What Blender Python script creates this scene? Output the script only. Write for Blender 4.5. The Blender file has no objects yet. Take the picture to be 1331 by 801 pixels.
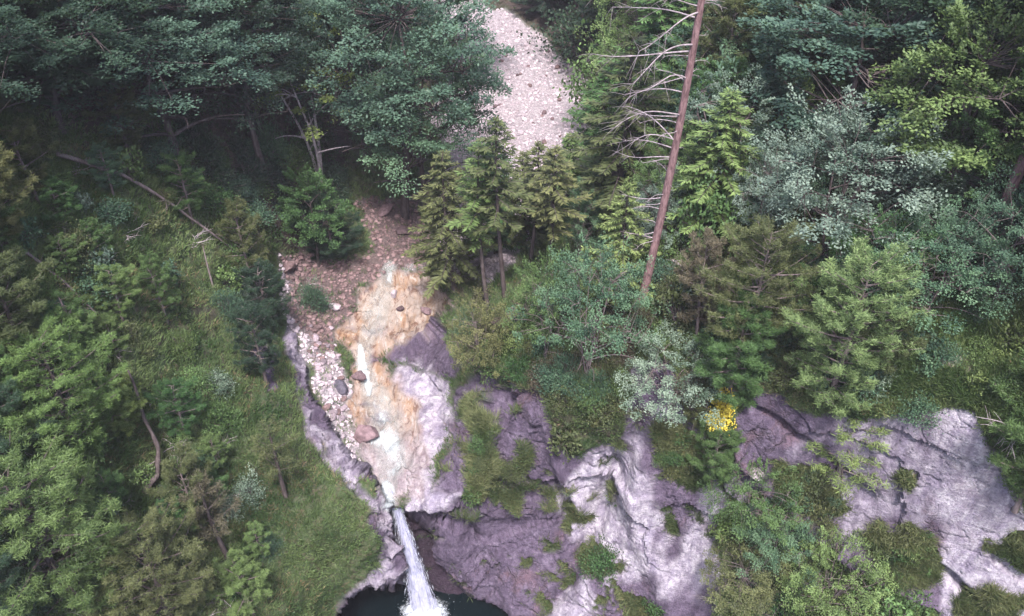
import bpy, math, random
import numpy as np
from math import radians as R
random.seed(7); rng = np.random.default_rng(7)
sc = bpy.context.scene
col = sc.collection

# ------------------------------------------------------------------ camera
W0, H0, F = 1331.0, 801.0, 1153.0
PITCH = R(38.0); CAM = np.array([0.0, 0.0, 40.0])
cp, sp = math.cos(PITCH), math.sin(PITCH)
cam_d = bpy.data.cameras.new('camera'); cam = bpy.data.objects.new('camera', cam_d); col.objects.link(cam)
cam.location = CAM; cam.rotation_euler = (R(90) - PITCH, 0, 0)
cam_d.sensor_width = 36; cam_d.lens = 36 * F / W0; cam_d.clip_start = .5; cam_d.clip_end = 3000
sc.camera = cam

def ray(u, v):
    a = (np.asarray(u, float) - W0/2)/F; b = -(np.asarray(v, float) - H0/2)/F
    d = np.stack([a, cp + b*sp, -sp + b*cp], -1)
    return d / np.linalg.norm(d, axis=-1, keepdims=True)
def project(p):
    q = np.asarray(p, float) - CAM
    z = q[..., 1]*cp - q[..., 2]*sp; y = q[..., 1]*sp + q[..., 2]*cp
    return W0/2 + F*q[..., 0]/z, H0/2 - F*y/z

# ------------------------------------------------------------------ noise
def _h(i, j, k, s):
    n = (i*374761393 + j*668265263 + k*2147483647 + s*1274126177) & 0xFFFFFFFF
    n = ((n ^ (n >> 13))*1274126177) & 0xFFFFFFFF
    n = n ^ (n >> 16)
    return (n & 0xFFFFFF)/float(0xFFFFFF)
def vnoise(p, s=0):
    f = np.floor(p); i = f.astype(np.int64); t = p - f; t = t*t*t*(t*(t*6-15)+10)
    o = 0
    for a in (0, 1):
        wa = t[..., 0] if a else 1-t[..., 0]
        for b in (0, 1):
            wb = t[..., 1] if b else 1-t[..., 1]
            for c in (0, 1):
                wc = t[..., 2] if c else 1-t[..., 2]
                o = o + wa*wb*wc*_h(i[..., 0]+a, i[..., 1]+b, i[..., 2]+c, s)
    return o
def fbm(p, oct=4, s=0, gain=.5):
    o = 0; a = 1; tot = 0
    for k in range(oct):
        o = o + a*vnoise(p*(2.03**k)+k*7.3, s+k*11); tot += a; a *= gain
    return o/tot
def ridge(p, oct=4, s=0, gain=.5):
    o = 0; a = 1; tot = 0
    for k in range(oct):
        o = o + a*(1-np.abs(2*vnoise(p*(2.1**k)+k*3.1, s+k*17)-1)); tot += a; a *= gain
    return o/tot
def facets(p, s):
    """broken planes: every cell of a jittered lattice is a slab with its own tilt"""
    f = np.floor(p).astype(np.int64); best = np.full(p.shape[:-1], 1e9); out = np.zeros(p.shape[:-1])
    for a in (-1, 0, 1):
        for b in (-1, 0, 1):
            for c in (-1, 0, 1):
                i, j, k = f[..., 0]+a, f[..., 1]+b, f[..., 2]+c
                q = np.stack([i+_h(i, j, k, s), j+_h(i, j, k, s+1), k+_h(i, j, k, s+2)], -1); e = p-q; d = (e**2).sum(-1)
                t = np.stack([_h(i, j, k, s+3), _h(i, j, k, s+4), _h(i, j, k, s+5)], -1)-.5; val = (e*t).sum(-1)*1.6+(_h(i, j, k, s+6)-.5)*.7
                m = d < best; best = np.where(m, d, best); out = np.where(m, val, out)
    return out
def sstep(a, b, x):
    t = np.clip((x-a)/(b-a), 0, 1); return t*t*(3-2*t)

def sdist(poly, u, v):
    """signed distance to a polygon, negative inside"""
    P = np.array(poly, float); d = np.full(u.shape, 1e9); ins = np.zeros(u.shape, bool)
    for k in range(len(P)):
        a = P[k]; b = P[(k+1) % len(P)]; e = b-a; L = max((e**2).sum(), 1e-9)
        t = np.clip(((u-a[0])*e[0]+(v-a[1])*e[1])/L, 0, 1)
        d = np.minimum(d, np.hypot(u-a[0]-t*e[0], v-a[1]-t*e[1]))
        c = (a[1] > v) != (b[1] > v)
        with np.errstate(divide='ignore', invalid='ignore'):
            x = (b[0]-a[0])*(v-a[1])/(b[1]-a[1]+1e-12)+a[0]
        ins ^= c & (u < x)
    return np.where(ins, -d, d)
def ldist(line, u, v):
    """distance to a polyline of (u, v, width) and the width interpolated along it"""
    P = np.array(line, float); d = np.full(u.shape, 1e9); w = np.ones(u.shape)
    for k in range(len(P)-1):
        a = P[k]; b = P[k+1]; e = b[:2]-a[:2]; L = max((e**2).sum(), 1e-9)
        t = np.clip(((u-a[0])*e[0]+(v-a[1])*e[1])/L, 0, 1)
        dd = np.hypot(u-a[0]-t*e[0], v-a[1]-t*e[1]); m = dd < d
        d = np.where(m, dd, d); w = np.where(m, a[2]+(b[2]-a[2])*t, w)
    return d, w

# ------------------------------------------------------------------ survey of the gorge: heights at sighted spots
def surface(ctrl, U, V):
    C = np.array(ctrl, float)
    t = (CAM[2]-C[:, 2])/(-ray(C[:, 0], C[:, 1])[:, 2]); y = np.log(t)
    X = C[:, :2]/400.0; n = len(X)
    def phi(r2): return np.where(r2 > 0, .5*r2*np.log(np.maximum(r2, 1e-12)), 0)
    K = phi(((X[:, None]-X[None])**2).sum(-1)) + np.eye(n)*2e-3
    Pm = np.c_[np.ones(n), X]
    A = np.block([[K, Pm], [Pm.T, np.zeros((3, 3))]])
    s = np.linalg.solve(A, np.r_[y, 0, 0, 0])
    q = np.stack([U, V], -1)/400.0; o = s[n] + s[n+1]*q[..., 0] + s[n+2]*q[..., 1]
    for k in range(n):
        o = o + s[k]*phi(((q-X[k])**2).sum(-1))
    return o
VR = [0, 100, 200, 300, 400, 500, 600, 700, 800]
cols_main = {
 -350: [30, 27, 25, 23, 21, 19, 16, 13, 10], 0: [25, 22, 20, 18, 16, 14, 11.5, 9, 7], 200: [22, 18, 15, 13, 10.5, 8.5, 6, 4, 2],
 330: [19, 14, 11, 8, 5.5, 5, 3.5, 1, -1],
 850: [17, 14, 13, 12.5, 11.5, 8.5, 4, -1.5, -7], 1000: [20, 17, 15, 14, 13, 10.5, 6, 1, -3],
 1200: [22, 19, 17, 16, 15, 13, 9, 4, 0], 1331: [24, 21, 19, 17.5, 16, 14.5, 11, 6, 1.5], 1700: [32, 29, 26, 24, 22, 20, 16, 11, 6]}
ctrl = [(u, v, z) for u, zs in cols_main.items() for v, z in zip(VR, zs)]
ctrl += [(420, 0, 14), (420, 100, 10), (420, 200, 7.5), (400, 300, 5), (380, 350, 3.5), (400, 410, 2.2),
 (560, 0, 7.5), (600, 60, 6), (640, 0, 6.4), (690, 30, 6), (690, 100, 5), (600, 130, 5), (520, 130, 5.2), (500, 200, 4.4), (700, 200, 4), (780, 130, 5.5), (770, 30, 8),
 (620, 200, 4), (600, 300, 3.2), (520, 280, 3.6), (680, 300, 4.6), (740, 260, 5.5), (500, 350, 2.3), (560, 350, 2.6), (600, 360, 4), (450, 330, 3),
 (430, 400, 1.7), (490, 400, 1.2), (560, 400, 1.6), (620, 390, 5.5), (700, 400, 8), (770, 400, 9.5), (780, 330, 9),
 (430, 450, 1.3), (470, 470, .6), (520, 450, 1.4), (560, 450, 2.4), (610, 470, 5), (450, 520, .7), (490, 520, .3), (540, 500, 1.2), (580, 500, 2.2),
 (470, 580, .1), (510, 580, .0), (550, 570, .6), (585, 560, 1.2), (500, 640, -.3), (530, 645, -.1), (555, 655, .2), (570, 620, .7),
 (650, 495, 6.5), (700, 500, 7), (760, 520, 7.5), (620, 560, 4), (700, 600, 2), (770, 600, 2.5), (620, 620, 2), (600, 660, .2), (560, 675, -.9),
 (640, 700, -4), (700, 700, -4.2), (770, 700, -3.5), (600, 740, -6.6), (640, 785, -8.8), (700, 790, -7.6), (770, 790, -6.8), (650, 650, -.5),
 (560, 720, -6), (540, 800, -12), (900, 800, -5), (640, 900, -13), (500, 900, -14)]
for u in (-350, 0, 200, 420, 640, 850, 1000, 1200, 1700):
    zt = {-350: 42, 0: 36, 200: 31, 420: 25, 640: 17, 850: 24, 1000: 29, 1200: 33, 1700: 44}[u]
    ang = 8.6
    ctrl.append((u, -260, min(zt, 33)))
for u, z in ((-350, 3), (0, 0), (200, -4), (330, -7), (850, -14), (1000, -11), (1200, -7), (1700, 0)):
    ctrl.append((u, 1080, z))
ctrl_left = [(u, v, z) for u in (-350, 0, 200, 330) for v, z in zip(VR, cols_main[u])]
ctrl_left += [(375, 430, 3.2), (395, 480, 3), (410, 540, 2.6), (430, 575, 2.2), (460, 600, 1.7), (490, 640, 1), (510, 660, .0), (400, 600, 2.2), (440, 650, 1.3),
 (470, 700, -.8), (515, 700, -2.6), (520, 750, -5.5), (480, 740, -3.6), (400, 700, .2), (400, 800, -4), (450, 770, -5), (430, 800, -5.6), (360, 800, -1.5), (520, 650, -.6),
 (330, 1000, -8), (480, 900, -9), (0, 1080, 0), (200, 1080, -4), (600, 700, -5), (560, 500, 1)]
ctrl_cave = [(520, 655, -2.2), (540, 670, -3.8), (560, 690, -5.2), (540, 720, -7.2), (580, 740, -8.3), (545, 755, -9.5), (500, 790, -12.5), (600, 785, -10.6), (640, 800, -11),
 (460, 780, -11), (430, 760, -9), (440, 800, -12), (540, 900, -15), (440, 1000, -16), (640, 1000, -17), (600, 700, -7.5), (640, 740, -10)]
POLY_LEFT = [(368, 405), (378, 432), (396, 478), (412, 530), (432, 566), (462, 602), (494, 634), (508, 652), (514, 680), (521, 715), (523, 742), (514, 758), (490, 757), (466, 764), (447, 778), (436, 801), (428, 860), (420, 1100), (-500, 1100), (-500, 405)]
POLY_CAVE = [(505, 657), (520, 664), (545, 676), (566, 690), (572, 720), (584, 748), (606, 770), (645, 786), (700, 803), (720, 860), (720, 1100), (400, 1100), (400, 730), (500, 700)]

us = np.r_[np.arange(-450, 0, 7.0), np.arange(0, 1331, 1.75), np.arange(1332, 1785, 7.0)]
vs = np.r_[np.arange(-260, 0, 5.0), np.arange(0, 801, 1.75), np.arange(802, 1082, 6.0)]
U, V = np.meshgrid(us, vs)
n1 = fbm(np.stack([U/22, V/22, 0*U], -1), 4, 3)-.5      # wobble so that no edge follows a drawn line
n2 = fbm(np.stack([U/22, V/22, 0*U+9], -1), 4, 5)-.5
UW, VW = U+n1*26, V+n2*26
US, VS = U+n1*10, V+n2*10
L = surface(ctrl, U, V)
Lc = surface(ctrl_cave, U, V); mc = sstep(5, -3, sdist(POLY_CAVE, US, VS)); L = L*(1-mc)+Lc*mc
Ll = surface(ctrl_left, U, V); dl = sdist(POLY_LEFT, US, VS); ml = sstep(2.5, -2.5, dl)*sstep(405, 440, V); L = L*(1-ml)+Ll*ml
P = CAM + ray(U, V)*np.exp(L)[..., None]

# ------------------------------------------------------------------ cover of the ground (which material lies where)
def mask(poly, soft=4, warp=True, s=1.0):
    return sstep(soft, -soft, sdist(poly, UW if warp else US, VW if warp else VS))*s
CLIFF = [(515, 652), (556, 658), (566, 628), (590, 575), (596, 515), (612, 488), (650, 496), (690, 505), (722, 560), (760, 592), (815, 570), (826, 470), (862, 466), (915, 520), (905, 600), (950, 640), (930, 680), (945, 790), (950, 1100), (560, 1100), (480, 660)]
SLAB = [(960, 494), (1060, 536), (1130, 545), (1200, 532), (1262, 530), (1290, 590), (1331, 660), (1700, 760), (1700, 1100), (1260, 1100), (1215, 800), (1120, 738), (1050, 700), (985, 640), (958, 610)]
SLAB2 = [(955, 560), (985, 560), (1000, 640), (960, 650), (940, 620)]
RIM = [(376, 424), (396, 462), (404, 505), (416, 535), (440, 575), (470, 606), (505, 645), (525, 700), (530, 760), (480, 772), (436, 830), (415, 1000), (400, 1000), (436, 788), (462, 754), (490, 735), (500, 705), (489, 668), (456, 634), (420, 600), (400, 574), (394, 530), (380, 484), (366, 440)]
OUTCROP = [(325, 412), (345, 420), (352, 455), (364, 500), (352, 512), (334, 470)]
OUT2 = [(60+205, 320), (278, 318), (276, 372), (269, 374)]
OUT3 = [(195, 625), (210, 630), (212, 680), (200, 676)]
GRAVEL = [(540, -40), (625, 2), (668, 20), (705, 48), (752, 92), (778, 130), (772, 190), (740, 250), (690, 320), (640, 372), (592, 372), (566, 318), (590, 245), (575, 190), (560, 150), (575, 100), (600, 60), (560, 10)]
SCREE = [(470, 262), (545, 250), (565, 330), (545, 360), (500, 352), (468, 380), (450, 420), (432, 460), (462, 520), (478, 590), (466, 604), (430, 555), (402, 478), (378, 430), (362, 370), (360, 330), (440, 340), (480, 335)]
OCHRE = [(505, 352), (562, 362), (588, 398), (560, 424), (528, 442), (500, 462), (514, 492), (540, 525), (552, 565), (558, 612), (548, 648), (506, 650), (478, 604), (452, 556), (452, 520), (458, 474), (436, 432), (458, 396), (480, 368)]
WHITE = [(512, 476), (556, 478), (584, 500), (597, 540), (590, 572), (568, 606), (562, 640), (600, 650), (560, 668), (524, 662), (540, 640), (552, 604), (546, 570), (536, 530), (512, 498)]
SHADEROCK = [(500, 462), (540, 425), (575, 420), (600, 470), (590, 500), (556, 478), (515, 475)]
rock = np.maximum.reduce([mask(CLIFF), mask(SLAB), mask(SLAB2), mask(RIM, 3, False)*sstep(.36, .46, fbm(P*.75, 4, 44)+.06), mask(OUTCROP, 3), mask(OUT3, 2)*.8, mask(POLY_CAVE, 3, False)*(1-ml), mask(OCHRE), mask(WHITE), mask(SHADEROCK)])
# sod and moss holding on the rock
SOD = [[(608, 540), (618, 510), (630, 545), (636, 595), (664, 606), (686, 575), (690, 600), (664, 628), (638, 618), (630, 655), (614, 650), (606, 610)],
 [(715, 500), (800, 500), (808, 545), (790, 570), (752, 588), (728, 566)], [(772, 703), (788, 706), (806, 742), (780, 750), (748, 742), (748, 722)],
 [(800, 748), (820, 760), (862, 790), (865, 830), (835, 840), (812, 800)], [(738, 660), (764, 658), (758, 680), (742, 684)], [(692, 770), (706, 776), (712, 801), (700, 801)],
 [(732, 735), (738, 735), (738, 756), (730, 756)], [(1130, 698), (1160, 684), (1205, 690), (1226, 740), (1205, 760), (1160, 756), (1140, 730)], [(1160, 618), (1182, 616), (1190, 634), (1168, 640)],
 [(1005, 600), (1050, 610), (1095, 650), (1110, 668), (1060, 670), (1010, 640)], [(1285, 700), (1331, 690), (1500, 740), (1500, 780), (1331, 735), (1290, 720)],
 [(855, 560), (900, 560), (925, 620), (900, 650), (860, 610)], [(790, 650), (800, 630), (800, 665), (792, 668)], [(868, 660), (880, 670), (884, 700), (872, 694)], [(645, 660), (650, 640), (675, 650), (668, 668)], [(1240, 780), (1290, 760), (1331, 780), (1331, 900), (1250, 900)]]
sod = np.maximum.reduce([mask(s_, 12) for s_ in SOD])
sod = sstep(.38, .62, sod+(fbm(P*1.3, 5, 43, .65)-.5)*1.9*sstep(0, .2, sod)*sstep(1.3, .6, sod))
moss_n = fbm(P*.9, 4, 41)
sod = np.maximum(sod, sstep(.68, .74, moss_n)*mask(CLIFF)*sstep(520, 600, U)*.8)
rock = rock*(1-sod)
gravel = np.maximum(mask(GRAVEL), mask(SCREE)*.9)*(1-mask(OCHRE))
ochre = mask(OCHRE, 9)*sstep(.25, .5, fbm(P*.55, 4, 71)+.10)
low = sstep(530, 600, V)*mask(OCHRE, 9)
ochre = ochre*(1-.6*low); white = np.maximum(mask(WHITE, 9), .75*low)
pale = np.maximum(np.maximum(white, mask(RIM, 5, False)*.65*sstep(.30, .5, fbm(P*.5, 3, 52))), sstep(.54, .66, fbm(P*np.array([.3, .3, .12]), 4, 51) + .34*sstep(1190, 1290, U) + .04*sstep(790, 860, U) - .16*sstep(780, 700, U))*rock)
pale *= 1-.45*mask(SLAB, 20)*sstep(1250, 1170, U)*(1-white)
FOREST = [(-500, -300), (1800, -300), (1800, 260), (1180, 330), (1000, 260), (900, 330), (800, 300), (780, 100), (560, -50), (440, 250), (400, 350), (300, 270), (200, 180), (80, 170), (0, 110), (-500, 0)]
litter = np.maximum(mask(FOREST, 15), sstep(.55, .7, fbm(P*.35, 4, 61))*.7)*(1-rock)*(1-gravel)
scree_red = mask([(440, 262), (565, 245), (580, 350), (500, 360), (420, 470), (380, 420), (360, 320)], 18)
wet = np.maximum(mask(POLY_CAVE, 4, False)*(1-ml), 0*U)  # damp cave rock, and the recess shade painted into its colour
DPATH = [(1195, 440), (1265, 455), (1262, 505), (1215, 520), (1190, 480)]
dirt = mask(DPATH, 14)*sstep(.42, .56, fbm(P*.9, 4, 45))

# ------------------------------------------------------------------ relief
def normals(P):
    a = np.gradient(P, axis=1); b = np.gradient(P, axis=0); n = np.cross(a, b)
    n /= np.linalg.norm(n, axis=-1, keepdims=True)+1e-12
    s = np.sign((n*(CAM-P)).sum(-1, keepdims=True)); return n*s
N = normals(P)
Q = P @ np.array([[.92, .30, .25], [-.39, .80, .45], [-.06, -.51, .86]])     # tilted beds of the limestone
wq_ = Q+(fbm(Q*.7, 3, 15)[..., None]-.5)*1.6
d_rock = facets(wq_*np.array([.20, .16, .24]), 60)*.85 + facets(wq_*np.array([.9, .6, 1.2])+3, 70)*.12 + facets(wq_*3.1, 80)*.04 + (fbm(P*.16, 2, 31)-.5)*1.8
cr = np.abs(vnoise(Q*np.array([.5, .35, .8])+3*fbm(P*.4, 2, 91)[..., None], 95)*2-1); d_rock -= .22*sstep(.05, 0, cr)
cr2 = np.abs(vnoise(Q*np.array([1.3, .5, 2.0])+2*fbm(P*.8, 2, 97)[..., None], 98)*2-1); d_rock -= .05*sstep(.10, 0, cr2)
d_rock += (fbm(P*2.2, 4, 99, .6)-.5)*.12
d_soft = (fbm(P*.35, 4, 23)-.5)*1.3 + (fbm(P*1.6, 3, 24)-.5)*.35
d_bed = facets(wq_*np.array([.75, .45, .9])+5, 66)*.38 + (fbm(P*np.array([.8, .8, 1.5]), 4, 27)-.5)*.7 + (ridge(P*np.array([.9, .5, 1]), 3, 28)-.6)*.35
bed = np.maximum.reduce([mask(OCHRE, 8), gravel*.9, mask(WHITE, 8)*.8])
d_grav = (fbm(P*.5, 3, 29)-.5)*.5 + (fbm(P*2.5, 3, 30)-.5)*.25
calm = 1-.58*np.maximum(mask(SLAB, 20), mask(CLIFF, 20)*sstep(780, 860, U))
rimm = mask(RIM, 8, False)
disp = (d_rock*calm*(1-rimm*.5)+rimm*(facets(wq_*np.array([.8, .6, 1.0])+9, 77)*.55+facets(wq_*2.4, 79)*.16))*rock*(1-bed) + d_soft*(1-rock)*(1-bed) + bed*(d_bed*(1-gravel) + d_grav*gravel)
disp *= 1-.75*np.clip(np.maximum.reduce([sstep(1340, 1420, U), sstep(-10, -90, U), sstep(810, 900, V)]), 0, 1)
# ribs and chutes of the cliff
for line, amp in (([(640, 490, 10), (652, 560, 12), (648, 640, 12)], -.7), ([(690, 530, 12), (722, 600, 12), (760, 662, 10)], .9), ([(700, 560, 8), (736, 640, 10), (730, 700, 8)], -.6), ([(795, 615, 12), (778, 670, 16), (745, 740, 14), (715, 790, 12)], -.9),
                  ([(610, 700, 10), (640, 740, 14), (650, 800, 14)], -.7), ([(838, 600, 14), (830, 680, 18), (880, 790, 20)], .7), ([(975, 530, 6), (1040, 575, 6), (1130, 650, 7)], -.6),
                  ([(965, 600, 8), (1050, 680, 9), (1120, 730, 9), (1215, 790, 10)], .6), ([(1215, 735, 6), (1250, 762, 6), (1290, 801, 6)], -.7), ([(560, 660, 10), (640, 672, 10), (720, 660, 12)], .5)):
    dd, ww = ldist(line, US, VS); disp += amp*np.exp(-(dd/ww)**2)*np.clip(rock+sod, 0, 1)
P = P + N*(disp*sstep(1, .35, mc*(1-ml)+0)[..., None].squeeze(-1))[..., None] if False else P + N*(disp*(1-.45*mc*(1-ml)))[..., None]
N = normals(P)
SH = U.shape

def at(u, v):
    i = np.clip(np.searchsorted(us, u)-1, 0, len(us)-2); j = np.clip(np.searchsorted(vs, v)-1, 0, len(vs)-2)
    a = (u-us[i])/(us[i+1]-us[i]); b = (v-vs[j])/(vs[j+1]-vs[j]); a = np.clip(a, 0, 1)[..., None] if np.ndim(a) else np.clip(a, 0, 1); b = np.clip(b, 0, 1)[..., None] if np.ndim(b) else np.clip(b, 0, 1)
    g = lambda A: (A[j, i]*(1-a)+A[j, i+1]*a)*(1-b)+(A[j+1, i]*(1-a)+A[j+1, i+1]*a)*b
    return g(P), g(N)
def look(A, u, v):
    i = np.clip(np.searchsorted(us, u), 0, len(us)-1); j = np.clip(np.searchsorted(vs, v), 0, len(vs)-1); return A[j, i]

# ------------------------------------------------------------------ mesh plumbing
def mesh(name, verts, faces, mat=None, attrs=None, smooth=True, vnormals=None):
    """faces: (n,3) or (n,4) int array"""
    verts = np.asarray(verts, np.float32); faces = np.asarray(faces, np.int32); k = faces.shape[1]
    me = bpy.data.meshes.new(name); me.vertices.add(len(verts)); me.vertices.foreach_set('co', verts.ravel())
    me.loops.add(faces.size); me.loops.foreach_set('vertex_index', faces.ravel())
    me.polygons.add(len(faces)); me.polygons.foreach_set('loop_start', np.arange(len(faces), dtype=np.int32)*k)
    me.polygons.foreach_set('loop_total', np.full(len(faces), k, np.int32))
    me.polygons.foreach_set('use_smooth', np.full(len(faces), smooth, bool))
    me.update(calc_edges=True)
    for n, a in (attrs or {}).items():
        a = np.asarray(a, np.float32)
        if a.ndim == 1:
            t = me.attributes.new(n, 'FLOAT', 'POINT'); t.data.foreach_set('value', a)
        else:
            t = me.attributes.new(n, 'FLOAT_COLOR', 'POINT'); t.data.foreach_set('color', a.ravel())
    if mat: me.materials.append(mat)
    if vnormals is not None: me.normals_split_custom_set_from_vertices(vnormals.astype(np.float32))
    return me
def link(name, me, parent=None):
    o = bpy.data.objects.new(name, me); col.objects.link(o)
    if parent: o.parent = parent
    return o
def tag(o, label=None, cat=None, group=None, kind=None):
    for k, v in (('label', label), ('category', cat), ('group', group), ('kind', kind)):
        if v: o[k] = v
    return o
class Geo:
    def __init__(s): s.v = []; s.f = []; s.a = []; s.n = 0
    def add(s, v, f, a=None):
        v = np.asarray(v); s.v.append(v); s.f.append(np.asarray(f)+s.n); s.a.append(np.full(len(v), .5) if a is None else np.broadcast_to(a, (len(v),))); s.n += len(v)
    def me(s, name, mat, smooth=True):
        return mesh(name, np.concatenate(s.v), np.concatenate(s.f), mat, {'var': np.concatenate(s.a)}, smooth)
def tube(g, pts, rad, sides=6, var=.5):
    pts = np.asarray(pts, float); n = len(pts); rad = np.broadcast_to(rad, (n,))
    d = np.gradient(pts, axis=0); d /= np.linalg.norm(d, axis=1, keepdims=True)+1e-9
    ref = np.array([0, 0, 1.0]) if abs(d[:, 2]).mean() < .8 else np.array([1.0, 0, 0])
    a = np.cross(d, ref); a /= np.linalg.norm(a, axis=1, keepdims=True)+1e-9; b = np.cross(d, a)
    th = np.arange(sides)*2*math.pi/sides
    v = pts[:, None] + rad[:, None, None]*(a[:, None]*np.cos(th)[None, :, None] + b[:, None]*np.sin(th)[None, :, None])
    i = np.arange(n-1)[:, None]*sides; j = np.arange(sides)[None]; k = (j+1) % sides
    f = np.stack([i+j, i+k, i+sides+k, i+sides+j], -1).reshape(-1, 4)
    g.add(v.reshape(-1, 3), f, var)
def unit(v): return v/(np.linalg.norm(v, axis=-1, keepdims=True)+1e-9)
def kites(g, c, d, nrm, ln, wd, var):
    """one leaf or spray per row: starts at c, runs along d, blade normal nrm"""
    d = unit(d); s = unit(np.cross(d, nrm)); ln = np.broadcast_to(ln, (len(c),))[:, None]; wd = np.broadcast_to(wd, (len(c),))[:, None]
    v = np.stack([c, c+d*ln*.45+s*wd*.5, c+d*ln, c+d*ln*.45-s*wd*.5], 1).reshape(-1, 3)
    g.add(v, np.arange(len(v)).reshape(-1, 4), np.repeat(var, 4))
def rdir(n): return unit(rng.normal(size=(n, 3)))

# ------------------------------------------------------------------ materials
def new_mat(name):
    m = bpy.data.materials.new(name); m.use_nodes = True; nt = m.node_tree; nt.nodes.clear()
    return m, nt
class NT:
    def __init__(s, nt): s.nt = nt
    def n(s, t, **k):
        x = s.nt.nodes.new(t)
        for a, b in k.items(): setattr(x, a, b)
        return x
    def l(s, a, b): s.nt.links.new(a, b)
    def put(s, sock, val):
        if hasattr(val, 'is_linked') or hasattr(val, 'links'): s.l(val, sock)
        elif isinstance(val, (tuple, list)) and len(val) == 3 and sock.type == 'RGBA': sock.default_value = (*val, 1)
        else: sock.default_value = val
    def noise(s, scale, detail=5, rough=.6, vec=None, dist=0):
        x = s.n('ShaderNodeTexNoise'); x.inputs['Scale'].default_value = scale; x.inputs['Detail'].default_value = detail; x.inputs['Roughness'].default_value = rough; x.inputs['Distortion'].default_value = dist
        if vec is not None: s.l(vec, x.inputs['Vector'])
        return x.outputs['Fac']
    def ramp(s, f, a, b):
        x = s.n('ShaderNodeMapRange'); x.interpolation_type = 'SMOOTHSTEP'; s.l(f, x.inputs['Value']); x.inputs['From Min'].default_value = a; x.inputs['From Max'].default_value = b; return x.outputs['Result']
    def lin(s, f, a, b, c, d):
        x = s.n('ShaderNodeMapRange'); s.l(f, x.inputs['Value'])
        for k, v_ in zip(('From Min', 'From Max', 'To Min', 'To Max'), (a, b, c, d)): x.inputs[k].default_value = v_
        return x.outputs['Result']
    def mix(s, f, a, b, mode='MIX'):
        x = s.n('ShaderNodeMix', data_type='RGBA', blend_type=mode); s.put(x.inputs[0], f); s.put(x.inputs[6], a); s.put(x.inputs[7], b); return x.outputs[2]
    def math(s, op, a, b=0.0):
        x = s.n('ShaderNodeMath', operation=op); s.put(x.inputs[0], a); s.put(x.inputs[1], b); return x.outputs[0]
    def attr(s, name): return s.n('ShaderNodeAttribute', attribute_name=name)
    def bump(s, h, strength=.5, dist=.1):
        x = s.n('ShaderNodeBump'); s.l(h, x.inputs['Height']); x.inputs['Strength'].default_value = strength; x.inputs['Distance'].default_value = dist; return x.outputs['Normal']
    def out(s, sh): o = s.n('ShaderNodeOutputMaterial'); s.l(sh, o.inputs['Surface']); return o
    def bsdf(s, base, rough=.8, normal=None, spec=.3, **k):
        x = s.n('ShaderNodeBsdfPrincipled'); s.put(x.inputs['Base Color'], base); s.put(x.inputs['Roughness'], rough); x.inputs['Specular IOR Level'].default_value = spec
        if normal is not None: s.l(normal, x.inputs['Normal'])
        for a, b in k.items(): s.put(x.inputs[a], b)
        return x.outputs[0]

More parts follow.
